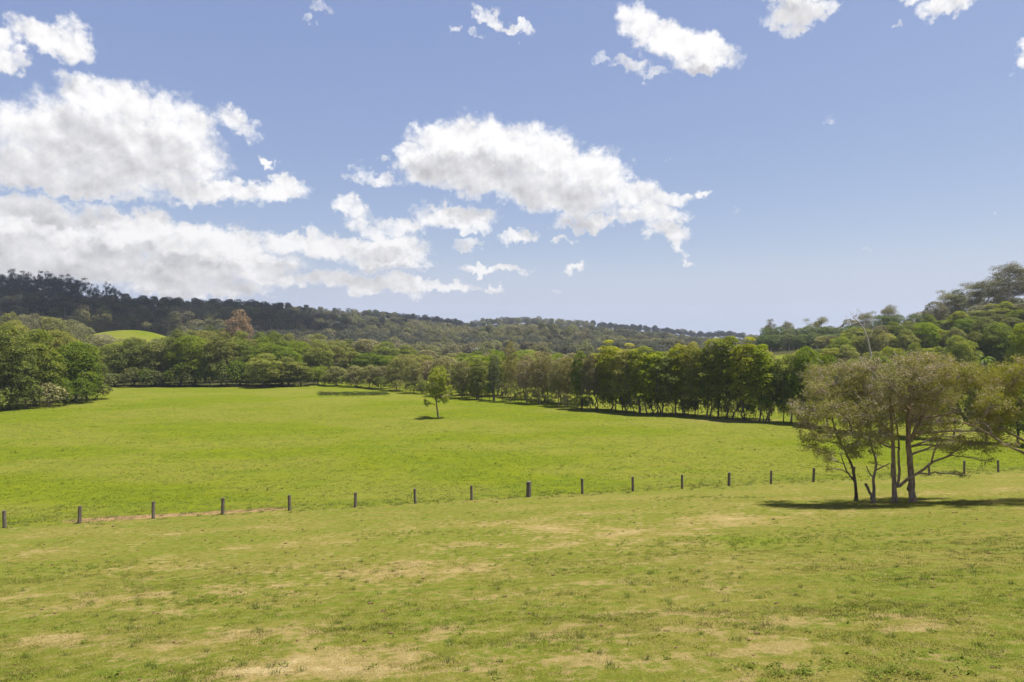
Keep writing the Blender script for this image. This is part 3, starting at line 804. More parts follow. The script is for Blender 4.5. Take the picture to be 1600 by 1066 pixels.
def make_palm():
    for s in (51, 52):
        rng = np.random.RandomState(s); H = 10
        p = curve_pts((0, 0, -.3), (.3, .2, H * .82), rng, 9, .01); tr = tube(p, np.linspace(.17, .11, 9), 8)
        top = p[-1]; parts = []
        for k in range(17):
            a = k * 2.4; el = rng.uniform(-.25, 1.25); L = rng.uniform(2.2, 3.0); n = 16
            t = np.linspace(0, 1, n)
            q = np.stack([np.cos(a) * L * t * cos(el), np.sin(a) * L * t * cos(el), L * t * sin(el) - 1.5 * t ** 2], 1) + top
            parts.append(tube(q, np.linspace(.03, .008, n), 4))
            side = np.array([-sin(a), cos(a), 0])
            for j in range(2, n):
                for sg in (-1, 1):
                    for e in (0, .5):
                        b = q[j] + (q[j] - q[j - 1]) * e; ll = .75 * (1 - abs(t[j] - .4)); dr = side * sg * ll + np.array([0, 0, -.42 * ll]) + (q[j] - q[j - 1]) * 1.2
                        w = (q[j] - q[j - 1]) * .35
                        parts.append((np.array([b - w, b + w, b + dr + w * .1, b + dr - w * .1]), np.array([[0, 1, 2, 3]])))
        V, Fq = join(parts)
        proto('palm_tree', raw_mesh('palm_crown', V, [Fq], [M['dark']]), raw_mesh('palm_trunk', tr[0], [tr[1]], [M['bark']], smooth=True), H, 5)
make_palm()

# ------------------------------------------------------------------ placing trees
ORD = ['first', 'second', 'third', 'fourth', 'fifth', 'sixth', 'seventh', 'eighth', 'ninth', 'tenth', 'eleventh', 'twelfth', 'thirteenth', 'fourteenth',
       'fifteenth', 'sixteenth', 'seventeenth', 'eighteenth', 'nineteenth', 'twentieth', 'twenty-first', 'twenty-second', 'twenty-third', 'twenty-fourth',
       'twenty-fifth', 'twenty-sixth', 'twenty-seventh', 'twenty-eighth', 'twenty-ninth', 'thirtieth', 'thirty-first', 'thirty-second', 'thirty-third',
       'thirty-fourth', 'thirty-fifth', 'thirty-sixth', 'thirty-seventh', 'thirty-eighth', 'thirty-ninth', 'fortieth', 'forty-first', 'forty-second', 'forty-third', 'forty-fourth', 'forty-fifth']
KN = {'broadleaf': ('broadleaf_tree', 'dark green leafy tree'), 'broadleaf_mid': ('broadleaf_tree', 'mid green leafy tree'), 'broadleaf_lime': ('broadleaf_tree', 'yellow-green leafy tree'),
      'tall_row': ('broadleaf_tree', 'tall mid green tree'), 'tall_row_dark': ('broadleaf_tree', 'tall dark green tree'), 'tall_row_lime': ('broadleaf_tree', 'tall yellow-green tree'),
      'olive_tree': ('olive_green_tree', 'small olive green tree'), 'thin_tree': ('sparse_tree', 'sparse brownish tree'), 'dark_column': ('narrow_evergreen', 'narrow dark evergreen'),
      'russet_tree': ('russet_tree', 'russet brown tree'), 'orchard_tree': ('orchard_tree', 'rounded dark orchard tree'), 'shrub': ('shrub', 'low dark shrub'), 'shrub_olive': ('shrub', 'low olive shrub'),
      'pale_dome': ('wide_crowned_tree', 'pale grey-green domed tree'), 'gum_tree': ('gum_tree', 'open crowned gum tree'), 'skyline_gum': ('gum_tree', 'dark open gum tree'), 'palm_tree': ('palm_tree', 'feathery green palm')}
PR = random.Random(3)
def plant(kind, x, y, height, width, label=None, group=None, zoff=0.0, rot=None):
    c, t, H, Wd = PR.choice(PROTO[kind])
    nm = KN[kind][0]
    z = float(terrain(x, y)) + zoff
    e = bpy.data.objects.new(nm, None); COL.objects.link(e); e.empty_display_size = .5
    e.location = (x, y, z); e.rotation_euler = (0, 0, PR.uniform(0, 6.28) if rot is None else rot)
    e.scale = (width / Wd, width / Wd, height / H)
    tag(e, label, 'shrub' if nm == 'shrub' else ('palm' if nm == 'palm_tree' else 'tree'), group)
    oc = bpy.data.objects.new('crown', c); COL.objects.link(oc); oc.parent = e
    ot = bpy.data.objects.new('trunk', t); COL.objects.link(ot); ot.parent = e
    return e

def stand(spots, group, where, start):
    """spots: (kind, x, y, height, width); labels count along the stand from a landmark. start +1: from small x"""
    spots = sorted(spots, key=lambda s: s[1] / s[2] * (1 if start[0] > 0 else -1))
    cnt = {}
    for s in spots:
        look = KN[s[0]][1]; k = cnt[look] = cnt.get(look, -1) + 1
        tall = s[3]
        plant(s[0], *s[1:5], label=f"{ORD[min(k, 44)]} {look} from {start[1]} {where}", group=group)

def edge_row(px0, px1, step, base, top, kinds, wpx, rng, depth_jit=3, top_jit=6):
    """front row whose feet show: base & top are lists of (px, py)"""
    out = []; px = px0
    bx, by = zip(*base); tx, ty = zip(*top)
    while px <= px1:
        q = px + rng.uniform(-.25, .25) * step
        x, y, z = ground_hit(q, np.interp(q, bx, by))
        y2 = y + rng.uniform(0, depth_jit); x2 = (q - 800) / F * y2; z2 = float(terrain(x2, y2))
        h = (533 - (np.interp(q, tx, ty) + rng.uniform(-top_jit, top_jit))) / F * y2 - z2
        w = wpx * rng.uniform(.85, 1.2) / F * y2
        out.append((rng.choice(kinds), x2, y2, h, w)); px += step
    return out
def back_row(px0, px1, step, d, top, kinds, wpx, rng, djit=10, tjit=5):
    out = []; px = px0; tx, ty = zip(*top)
    while px <= px1:
        q = px + rng.uniform(-.35, .35) * step
        y = (d if np.isscalar(d) else np.interp(q, [a for a, _ in d], [b for _, b in d])) + rng.uniform(-djit, djit)
        x = (q - 800) / F * y; z = float(terrain(x, y))
        h = (533 - (np.interp(q, tx, ty) + rng.uniform(-tjit, tjit))) / F * y - z
        out.append((rng.choice(kinds), x, y, h, wpx * rng.uniform(.85, 1.2) / F * y)); px += step
    return out

RR = random.Random(21)
D, MI, LI, OL = 'broadleaf', 'broadleaf_mid', 'broadleaf_lime', 'olive_tree'
# A: big clump at the near left edge of the paddock
A1 = edge_row(-70, 118, 44, [(-80, 648), (0, 641), (60, 636), (130, 628), (170, 618)], [(-80, 512), (60, 514), (110, 528), (165, 556)], [D, MI, MI], 76, RR, 4, 6)
A1 += edge_row(132, 150, 24, [(-80, 648), (0, 641), (60, 636), (130, 628), (170, 618)], [(120, 540), (165, 556)], [D], 50, RR, 4, 4)
stand(A1, 'trees of the dense clump beside the paddock', 'along the front of the dense clump', (1, 'the frame edge'))
A2 = back_row(-60, 130, 42, [(-60, 160), (130, 178)], [(-80, 508), (30, 510), (90, 516), (150, 536)], [LI, LI, MI], 76, RR, 5, 5)
stand(A2, 'trees of the dense clump beside the paddock', 'in the second rank of the clump', (1, 'the frame edge'))
A3 = edge_row(-40, 150, 27, [(-80, 650), (0, 643), (60, 638), (130, 630), (170, 620)], [(-80, 618), (60, 600), (160, 592)], ['shrub', 'shrub_olive', 'shrub'], 44, RR, 1, 8)
stand(A3, 'shrubs skirting the dense clump', 'skirting the dense clump', (1, 'the frame edge'))
# B: dark wall of trees along the far edge
bB = [(150, 604.5), (490, 603)]
B1 = edge_row(172, 470, 34, bB, [(150, 534), (180, 532), (262, 531), (285, 522), (300, 521), (400, 534), (450, 548), (490, 566)], [D, D, MI], 58, RR, 5, 6)
stand(B1, 'trees walling the far end of the paddock', 'in the dark wall behind the paddock', (1, 'the dense clump'))
B2 = back_row(185, 480, 36, 232, [(150, 533), (180, 533), (262, 532), (290, 520), (300, 518), (400, 526), (480, 532)], [MI, D, LI, MI], 58, RR, 8, 5)
stand(B2, 'trees behind the far wall', 'behind the dark wall', (1, 'the dense clump'))
B3 = edge_row(176, 486, 24, [(150, 605.5), (490, 604)], [(150, 578), (400, 566), (486, 576)], ['shrub', 'shrub'], 34, RR, 1, 6)
stand(B3, 'shrubs at the foot of the far wall', 'at the foot of the dark wall', (1, 'the dense clump'))
B4 = edge_row(412, 478, 30, [(400, 606.5), (490, 603)], [(400, 552), (440, 558), (480, 574)], [MI], 50, RR, 1, 3)
stand(B4, 'rounded trees jutting into the paddock', 'jutting forward into the paddock', (1, 'the dark wall'))
plant('russet_tree', *[(at_depth(372, 250))[i] for i in (0, 1)], 25, 12, 'russet brown domed tree rising above the dark wall near the knoll', None)
# C: small olive trees at the corner, taller ones behind
bC = [(480, 601), (560, 606), (660, 616)]
C1 = edge_row(500, 668, 25, bC, [(480, 568), (560, 572), (620, 562), (670, 568)], [OL, OL, MI], 38, RR, 6, 5)
C0 = edge_row(492, 668, 17, bC, [(480, 588), (560, 590), (670, 598)], ['shrub', 'shrub_olive'], 22, RR, 2, 4)
stand(C0, 'shrubs in the far corner', 'under the low corner row', (1, 'the dark wall'))
stand(C1, 'small trees in the far corner', 'in the low corner row', (1, 'the dark wall'))
C2 = back_row(490, 700, 30, 245, [(480, 540), (520, 536), (600, 552), (700, 556)], [D, MI, MI, LI], 50, RR, 10, 5)
stand(C2, 'trees behind the far corner', 'behind the low corner row', (1, 'the dark wall'))
C3 = back_row(500, 900, 34, 320, [(480, 524), (560, 528), (640, 545), (760, 548), (900, 552)], [D, MI, OL, MI], 46, RR, 18, 5)
stand(C3, 'distant trees beyond the paddock', 'in the belt below the ridge', (1, 'the palms'))
for k, (q, tp) in enumerate(((452, 548), (436, 560), (500, 552), (522, 522))):
    x, y, z = at_depth(q, 214 if k < 2 else 262)
    plant('palm_tree', x, y, (533 - tp) / F * y - z, 5, f"{ORD[k]} feathery palm from the russet tree, poking out of the tree wall", 'palms in the tree wall')
# D: thin scattered row, field visible between the trunks
bD = [(660, 617), (760, 626), (860, 633), (940, 645)]
for k, (q, tp, kd, w, lab) in enumerate((
        (690, 556, OL, 34, 'olive tree standing directly behind the lone young tree'), (722, 566, OL, 38, 'low rounded olive tree just past the lone young tree'),
        (746, 560, 'tall_row_dark', 28, 'dark tree tucked against the narrow evergreen'), (772, 556, 'dark_column', 19, 'narrow dark evergreen column in the thin part of the row'),
        (797, 535, 'thin_tree', 22, 'very tall thin tree beside the narrow evergreen'), (822, 556, 'thin_tree', 34, 'sparse bronze tree between the tall thin tree and the bare grey one'),
        (846, 546, 'thin_tree', 40, 'bare looking grey-brown spreading tree in the gappy row'), (872, 566, OL, 30, 'small olive tree just past the bare grey-brown one'),
        (884, 556, 'thin_tree', 32, 'bronze sparse tree before the bright leafy row'), (905, 552, 'tall_row_dark', 30, 'dark tree heading the tall leafy row'),
        (922, 556, OL, 28, 'olive tree at the start of the tall leafy row'))):
    x, y, z = ground_hit(q, np.interp(q, *zip(*bD))); plant(kd, x, y, (533 - tp) / F * y - z, w / F * y * 1.1, lab, 'scattered trees of the gappy row')
D2 = back_row(668, 930, 17, [(668, 196), (760, 176), (930, 146)], [(668, 566), (760, 560), (940, 562)], [OL, OL, 'tall_row', 'thin_tree', MI, OL], 38, RR, 7, 7)
stand(D2, 'scattered trees behind the gappy row', 'behind the gappy row', (1, 'the lone young tree'))
D3 = edge_row(664, 930, 15, bD, [(664, 600), (780, 602), (930, 618)], ['shrub', 'shrub_olive', 'shrub_olive'], 22, RR, 4, 7)
stand(D3, 'shrubs under the gappy row', 'under the gappy row', (1, 'the lone young tree'))
D4 = back_row(690, 930, 30, [(690, 225), (930, 205)], [(690, 552), (940, 553)], [MI, OL, MI], 46, RR, 6, 4)
stand(D4, 'trees beyond the strip', 'beyond the strip', (1, 'the lone young tree'))
# E: tall leafy row
bE = [(930, 642), (1000, 647), (1100, 653), (1205, 661)]
spec = [(940, 548, 'tall_row_lime', 44), (958, 536, 'tall_row_lime', 46), (982, 541, 'tall_row_lime', 44), (1002, 540, 'tall_row', 46), (1022, 548, 'tall_row', 46),
        (1044, 550, 'tall_row_dark', 48), (1066, 540, 'tall_row_lime', 40), (1086, 537, 'tall_row_lime', 40), (1106, 545, 'tall_row', 40), (1126, 530, 'tall_row', 46), (1146, 527, 'tall_row', 50),
        (1170, 532, 'tall_row_lime', 50), (1192, 540, 'tall_row', 44), (1212, 566, 'tall_row_dark', 28)]
E1 = []
for q, tp, kd, w in spec:
    x, y, z = ground_hit(q, np.interp(q, *zip(*bE))); E1.append((kd, x, y + RR.uniform(0, 3), (533 - tp) / F * y - z, w / F * y * 1.35))
stand(E1, 'tall leafy row beside the paddock', 'in the tall leafy row', (1, 'the gappy row'))
E3 = edge_row(944, 1210, 15, bE, [(930, 618), (1060, 606), (1200, 622)], ['shrub', 'shrub', 'shrub_olive'], 27, RR, 6, 16)
stand(E3, 'shrubs under the tall leafy row', 'under the tall leafy row', (1, 'the gappy row'))
E4 = back_row(950, 1190, 46, 190, [(930, 552), (1200, 545)], [MI, LI, OL], 50, RR, 10, 4)
stand(E4, 'trees beyond the far side of the next paddock', 'across the strip behind', (1, 'the gappy row'))
# F: rounded tree to the right of the gap and the ones continuing behind the shade trees
F1 = []
for q, by, tp, kd, w in ((1236, 661, 552, D, 56), (1262, 663, 546, D, 60), (1292, 668, 556, MI, 56), (1225, 660, 580, MI, 32),
                         (1330, 675, 566, MI, 70), (1375, 680, 560, D, 70), (1430, 684, 566, MI, 70), (1490, 688, 580, MI, 60), (1540, 692, 590, D, 60), (1590, 694, 580, D, 70), (1640, 698, 570, D, 80)):
    x, y, z = ground_hit(q, by); F1.append((kd, x, y, (533 - tp) / F * y - z, w / F * y))
stand(F1, 'rounded trees continuing the row past the gap', 'past the leafy row', (1, 'the gap'))
# G: hill on the right
G1 = back_row(1196, 1345, 13, [(1190, 330), (1345, 300)], [(1190, 514), (1260, 512), (1345, 510)], ['orchard_tree'], 27, RR, 3, 2)
G1 += back_row(1190, 1345, 13, [(1190, 308), (1345, 280)], [(1190, 524), (1345, 520)], ['orchard_tree'], 28, RR, 3, 2)
stand(G1, 'orchard trees on the hillside', 'in the orchard on the hill', (1, 'the ridge side'))
G2 = back_row(1375, 1500, 16, [(1370, 300), (1500, 285)], [(1370, 494), (1430, 492), (1500, 490)], ['orchard_tree'], 30, RR, 3, 2)
stand(G2, 'upper orchard trees below the gums', 'in the upper orchard below the gums', (1, 'the dead tree'))
G3 = back_row(1250, 1830, 15, [(1250, 215), (1650, 200)], [(1230, 546), (1300, 538), (1400, 518), (1480, 506), (1560, 496), (1650, 486)], [MI, LI, D, MI, OL], 36, RR, 12, 9)
stand(G3, 'leafy trees on the lower hillside', 'on the lower hillside', (1, 'the bright gap'))
G4 = back_row(1290, 1830, 15, [(1250, 262), (1650, 240)], [(1290, 526), (1400, 505), (1500, 492), (1600, 482), (1650, 475)], [MI, LI, MI, D, OL], 32, RR, 10, 6)
stand(G4, 'leafy trees halfway up the hill', 'halfway up the hill', (1, 'the orchard'))
G5 = back_row(1310, 1830, 18, [(1310, 172), (1650, 158)], [(1300, 566), (1400, 548), (1480, 536), (1560, 512), (1650, 498)], [MI, D, LI, MI], 44, RR, 10, 10)
stand(G5, 'leafy trees at the foot of the hill', 'at the foot of the hill', (1, 'the bright gap'))
G6 = []
for q, tp, w, d, lab in ((1204, 505, 22, 345, 'small umbrella-shaped gum standing up from the orchard edge'), (1232, 504, 24, 350, 'small round gum in the middle of the orchard skyline'),
                    (1278, 497, 30, 345, 'ragged gum with stray twigs above the orchard skyline'), (1388, 480, 38, 330, 'spreading gum alone on the skyline beyond the dead tree'),
                    (1352, 490, 34, 335, 'low gum on the skyline just before the spreading one'),
                    (1487, 459, 52, 290, 'broad gum leading the tall hilltop gums'), (1512, 455, 50, 300, 'second of the tall hilltop gums'), (1543, 440, 54, 285, 'third of the tall hilltop gums'),
                    (1577, 415, 62, 275, 'tallest gum on the hilltop with layered crown'), (1612, 430, 60, 280, 'gum past the tallest one, cut by the frame edge'), (1562, 450, 46, 300, 'gum half hidden behind the tallest hilltop gum'), (1640, 420, 60, 275, 'gum beyond the frame edge on the hilltop')):
    x, y, z = at_depth(q, d); plant('gum_tree', x, y, (533 - tp) / F * y - z, w / F * y * 1.15, lab, 'gum trees on the hill skyline')
for q, tp, w, d, lab in ((1440, 486, 44, 320, 'pale domed tree on the hill skyline before the tall gums'), (1460, 484, 40, 310, 'pale domed tree touching the broad gum'), (1462, 470, 36, 270, 'dense domed tree at the foot of the broad gum'), (1330, 498, 36, 335, 'low pale domed tree on the skyline beside the dead tree')):
    x, y, z = at_depth(q, d); plant('pale_dome', x, y, (533 - tp) / F * y - z, w / F * y * 1.1, lab, 'domed trees on the hill skyline')
plant('dark_column', *at_depth(1497, 262)[:2], 15, 6, 'dark pointed conifer among the hilltop gums', None)
for k, (q, tp, d) in enumerate(((1540, 548, 142),)):
    x, y, z = at_depth(q, d); plant('palm_tree', x, y, (533 - tp) / F * y - z, 3.6, f"{ORD[k]} feathery palm from the shade trees on the hill foot", 'palms on the hill foot')
G7 = back_row(1490, 1690, 19, 258, [(1490, 486), (1560, 478), (1690, 462)], ['pale_dome', MI, 'pale_dome', LI], 28, RR, 8, 6)
stand(G7, 'trees just below the hilltop gums', 'below the hilltop gums', (1, 'the orchard'))
# H: pale trees in front of the ridge, left
H1 = back_row(-40, 172, 24, [(-40, 285), (170, 310)], [(-40, 490), (60, 492), (120, 502), (145, 512), (172, 528)], ['pale_dome', 'pale_dome', OL], 46, RR, 10, 4)
stand(H1, 'pale trees between the clump and the ridge', 'behind the dense clump', (1, 'the frame edge'))
H2 = back_row(186, 250, 20, 300, [(186, 530), (250, 529)], ['pale_dome'], 24, RR, 4, 2) + back_row(296, 480, 26, 300, [(296, 516), (350, 512), (480, 524)], ['pale_dome', OL, D], 36, RR, 10, 4)
stand(H2, 'pale trees about the grassy knoll', 'around the grassy knoll', (1, 'the dense clump'))
# I: open gums on the ridge skyline
I1 = []
for q in np.arange(-40, 132, 8.2):
    y = 655 + RR.uniform(-14, 14); x = (q + RR.uniform(-3, 3) - 800) / F * y; z = float(terrain(x, y))
    tp = np.interp(q, [-40, 0, 35, 70, 110, 132], [428, 429, 431, 432, 436, 444]) + RR.uniform(-2, 3)
    I1.append(('skyline_gum', x, y, max(16, (533 - tp) / F * y - z), 38 / F * y))
for q, tp in ((143, 449), (151, 450), (168, 445), (175, 449), (184, 455)):
    y = 700; x = (q - 800) / F * y; z = float(terrain(x, y)); I1.append(('skyline_gum', x, y, max(10, (533 - tp) / F * y - z), 18 / F * y))
stand(I1, 'open gums on the ridge skyline', 'along the ridge skyline', (1, 'the frame edge'))

# ------------------------------------------------------------------ far forest: one mass
def build_forest():
    rng = np.random.RandomState(77)
    tcol = bpy.data.collections.new('forest_tree_kinds')
    specs = [('ridge', 13, 11, 54, 3000, .75, 'dome'), ('ridge', 15, 9, 46, 3000, .75, 'dome'), ('ridgepale', 13, 12, 56, 3000, .75, 'dome'), ('skyline', 14, 12, 50, 2800, .75, 'round'), ('ridge', 12, 12, 60, 3000, .75, 'round'),
             ('ridgepale', 14, 12, 50, 2800, .75, 'round'), ('skyline', 13, 13, 60, 3200, .75, 'dome'), ('ridge', 10, 14, 60, 3200, .75, 'dome')]
    for i, (m_, H, W, nb, nl, lf, sh) in enumerate(specs):
        bl = crown_blobs(rng, H, W, 2.5, nb, sh, (.15, .34)); V, Fq = clump_leaves(rng, bl, nl, lf, .7, jit=.45, up=.7)
        tv, tf = tube(curve_pts((0, 0, -1), (0, 0, H * .7), rng, 5, .03), np.linspace(.35, .1, 5), 5)
        n1 = len(Fq); V2, F2 = join([(V, Fq), (tv, tf)])
        me = raw_mesh('forest_tree', V2, [F2], [M[m_], M['gbark']], mat_idx=np.concatenate([np.zeros(n1), np.ones(len(tf))]))
        tcol.objects.link(bpy.data.objects.new('forest_tree', me))
    # jittered polar grid over the slopes
    P = []; r = 405.0
    while r < 1560:
        st = 9.5 + 4.5 * (r - 400) / 1100
        a0, a1 = radians(-45), radians(38); n = int((a1 - a0) * r / st)
        a = a0 + (a1 - a0) * (np.arange(n) + rng.rand(n) * .9) / n; rr_ = r + rng.uniform(-.45, .45, n) * st
        P.append(np.stack([rr_ * np.sin(a), rr_ * np.cos(a)], 1)); r += st * .95
    P = np.concatenate(P); az = np.arctan2(P[:, 0], P[:, 1]); rad = np.hypot(P[:, 0], P[:, 1])
    R = np.interp(az, _azR, _R[:, 2])
    keep = rad < R + 25
    kn = np.exp(-((P[:, 0] + 190) / 46) ** 2 - ((P[:, 1] - 345) / 66) ** 2); keep &= kn < .2
    keep &= ~((az > pxaz(1330)) & (rad > 420))
    P = P[keep]; az = az[keep]; z = terrain(P[:, 0], P[:, 1])
    # drop trees that nothing could see over the crests in front
    order = np.argsort(np.hypot(P[:, 0], P[:, 1])); bins = {}; vis = np.zeros(len(P), bool)
    for i in order:
        d = P[i, 1]; v = (z[i] + 17) / d; k = int(az[i] * 400); m0 = max(bins.get(k, -9), -9)
        vis[i] = v > m0 - .012
        bins[k] = max(m0, (z[i] + 8) / d)
    P = P[vis]; z = z[vis]; n = len(P); print('forest trees', n)
    me = bpy.data.meshes.new('forest'); me.vertices.add(n); me.vertices.foreach_set('co', np.column_stack([P, z]).astype(np.float32).ravel())
    sc = .58 + .46 * rng.rand(n) ** 1.3
    nb = fbm(P[:, 0], P[:, 1], .012, 3)
    kind = np.where(nb > .12, 2, np.where(nb < -.18, 3, rng.choice([0, 1, 4], n)))
    sp_ = sum(np.exp(-((P[:, 0] - a) / b) ** 2 - ((P[:, 1] - c) / d) ** 2) for a, c, b, d in ((98, 800, 110, 45), (-110, 740, 105, 45), (20, 640, 80, 40), (250, 980, 60, 45), (-260, 620, 60, 45)))
    kind = np.where(sp_ > .35, rng.choice([2, 5, 7, 1], n), kind); back = (np.hypot(P[:, 0], P[:, 1]) > .8 * np.interp(az[vis], _azR, _R[:, 2])) & (sp_ < .2)
    kind = np.where(back, rng.choice([3, 6, 0, 4, 1], n), kind)
    kind = np.where(rng.rand(n) < .35, rng.randint(0, 8, n), kind)
    for nm, ty, dat in (('s', 'FLOAT', sc), ('rot', 'FLOAT', rng.rand(n) * 6.28), ('kd', 'INT', kind)):
        a = me.attributes.new(nm, ty, 'POINT'); a.data.foreach_set('value', dat.astype(np.int32 if ty == 'INT' else np.float32))
    o = obj('forest', me); tag(o, 'dense grey-green eucalypt forest covering the long ridge', None, None, 'stuff')
    ng = bpy.data.node_groups.new('forest_planting', 'GeometryNodeTree')
    ng.interface.new_socket('Geometry', in_out='INPUT', socket_type='NodeSocketGeometry'); ng.interface.new_socket('Geometry', in_out='OUTPUT', socket_type='NodeSocketGeometry')
    N = NT(ng); gi = N.n('NodeGroupInput'); go = N.n('NodeGroupOutput')
    m2p = N.n('GeometryNodeMeshToPoints'); N.L.new(gi.outputs[0], m2p.inputs[0])
    ci = N.n('GeometryNodeCollectionInfo'); ci.inputs[0].default_value = tcol; ci.inputs['Separate Children'].default_value = True
    iop = N.n('GeometryNodeInstanceOnPoints'); N.L.new(m2p.outputs[0], iop.inputs['Points']); N.L.new(ci.outputs[0], iop.inputs['Instance'])
    iop.inputs['Pick Instance'].default_value = True
    def na(nm, ty):
        q = N.n('GeometryNodeInputNamedAttribute', data_type=ty); q.inputs[0].default_value = nm; return q.outputs[0]
    N.L.new(na('kd', 'INT'), iop.inputs['Instance Index'])
    cb = N.n('ShaderNodeCombineXYZ'); N.L.new(na('rot', 'FLOAT'), cb.inputs[2]); N.L.new(cb.outputs[0], iop.inputs['Rotation'])
    cs = N.n('ShaderNodeCombineXYZ'); s_ = na('s', 'FLOAT')
    for i in range(3): N.L.new(s_, cs.inputs[i])
    N.L.new(cs.outputs[0], iop.inputs['Scale']); N.L.new(iop.outputs[0], go.inputs[0])
    md = o.modifiers.new('planting', 'NODES'); md.node_group = ng
build_forest()

# ------------------------------------------------------------------ shade trees by the fence, lone tree, dead tree
M['wisp'] = leaf_mat('fine_olive_leaves', (.155, .158, .028), (.235, .220, .050), (.275, .255, .07), obj_var=.06, trans=.35)
M['wispdry'] = leaf_mat('dry_flowering_leaves', (.26, .205, .14), (.36, .29, .21), None, obj_var=.05, trans=.3)
M['young'] = leaf_mat('young_yellow_leaves', (.20, .235, .025), (.28, .30, .035), (.34, .34, .05), obj_var=.03, trans=.45)
M['twig'] = bark_mat('grey_mauve_twigs', (.26, .205, .18), (.42, .35, .32), 4)
def tree_px(kind, label, group, base, d, stems, blobs, leaf, mats, bark, tuft=.25, dens=11.0, per=26, twigs=14, seed=1, aspect=.3, top_r=.03, cat='tree'):
    """stems: [(radius0, radius1, [(px, py, dy), ...])]; blobs: [(px, py, rx, ry, dy, density, dryness)], photo pixels read at depth d"""
    rng = np.random.RandomState(seed)
    X, Y = (base[0] - 800) / F * d, d; Z = float(terrain(X, Y))
    P = lambda px, py, dy=0: np.array([(px - 800) / F * d - X, dy, (533 - py) / F * d - Z])
    sc = d / F
    parts = []; nodes = []; nr = []
    for r0, r1, pts in stems:
        q = np.array([P(*p) for p in pts]); n = len(q)
        t = np.linspace(0, n - 1, (n - 1) * 4 + 1); 
        # Catmull-Rom through the points
        qq = []
        for tt in t:
            i = min(int(tt), n - 2); f = tt - i
            p0 = q[max(i - 1, 0)]; p1 = q[i]; p2 = q[i + 1]; p3 = q[min(i + 2, n - 1)]
            qq.append(.5 * (2 * p1 + (p2 - p0) * f + (2 * p0 - 5 * p1 + 4 * p2 - p3) * f * f + (3 * p1 - p0 - 3 * p2 + p3) * f ** 3))
        qq = np.array(qq); qq[1:-1] += rng.normal(0, r1 * .22, (len(qq) - 2, 3))
        rr = np.linspace(r0, r1, len(qq)) * (1 + rng.normal(0, .02, len(qq)))
        if abs(qq[0][2]) < .6: rr[0] *= 1.5; rr[1] *= 1.12; qq[0][2] -= .15
        parts.append(tube(qq, rr, 10)); nodes.append(qq); nr.append(rr)
    nodes = np.concatenate(nodes); nr = np.concatenate(nr)
    tw = []; leafc = []; dryc = []
    for (px, py, rx, ry, dy, den, dry) in blobs:
        c = P(px, py, dy); ex, ez = rx * sc, ry * sc; ey = .5 * (ex + ez)
        # limb from a stem point lower than the clump
        cost = np.linalg.norm(nodes - c, axis=1) + 1.3 * np.clip(nodes[:, 2] - c[2] + .3, 0, None)
        i = int(np.argmin(cost)); cp = curve_pts(nodes[i], c, rng, 7, .10)
        parts.append(tube(cp, np.linspace(min(nr[i] * .7, .07 * d / 42 * 1.2), top_r * .6, 7), 6))
        n = int(dens * pi * ex * ez * den / (tuft / .25) ** 2) + 3
        u = sphere_pts(rng, n) * (rng.rand(n, 1) ** .45) * (ex, ey, ez) * 1.08
        tc_ = c + u
        leafc.append(tc_); dryc.append(np.full(n, dry))
        for k in range(min(n, twigs)):
            j = rng.randint(2, 7); tw.append(tube(curve_pts(cp[j], tc_[k], rng, 4, .12), np.linspace(top_r * .5, top_r * .2, 4), 4))
        if dry > .3:
            for k in range(int(70 * dry * den)):
                p = c + sphere_pts(rng, 1)[0] * rng.rand() ** .4 * (ex, ey, ez) * 1.05; dv = sphere_pts(rng, 1)[0] * (1, 1, .8) + (0, 0, .35)
                tw.append(tube(np.array([p, p + dv * .22 + rng.normal(0, .04, 3), p + dv * .5]), np.array([.011, .008, .004]) * d / 42, 3))
    T = np.concatenate(leafc); dr = np.concatenate(dryc); n = len(T)
    isdry = rng.rand(n) < dr * .62
    e = obj(kind, None, loc=(X, Y, Z)); tag(e, label, cat, group)
    n1 = sum(len(f) for _, f in parts); V, Fq = join(parts + tw)
    obj('trunk', raw_mesh('trunk', V, [Fq], [M[bark], M['twig']], mat_idx=(np.arange(len(Fq)) >= n1).astype(int), smooth=True), e)
    cc = np.repeat(T, per, 0) + rng.normal(0, tuft * .5, (n * per, 3)) * (1, 1, .75)
    nn = rng.normal(0, 1, cc.shape) + (0, 0, .5)
    V, Fq = leaf_quads(cc, nn, leaf, rng, aspect)
    obj('crown', raw_mesh('crown', V, [Fq], [M[mats[0]], M[mats[1]]], mat_idx=np.repeat(isdry.astype(int), per)), e)
    return e

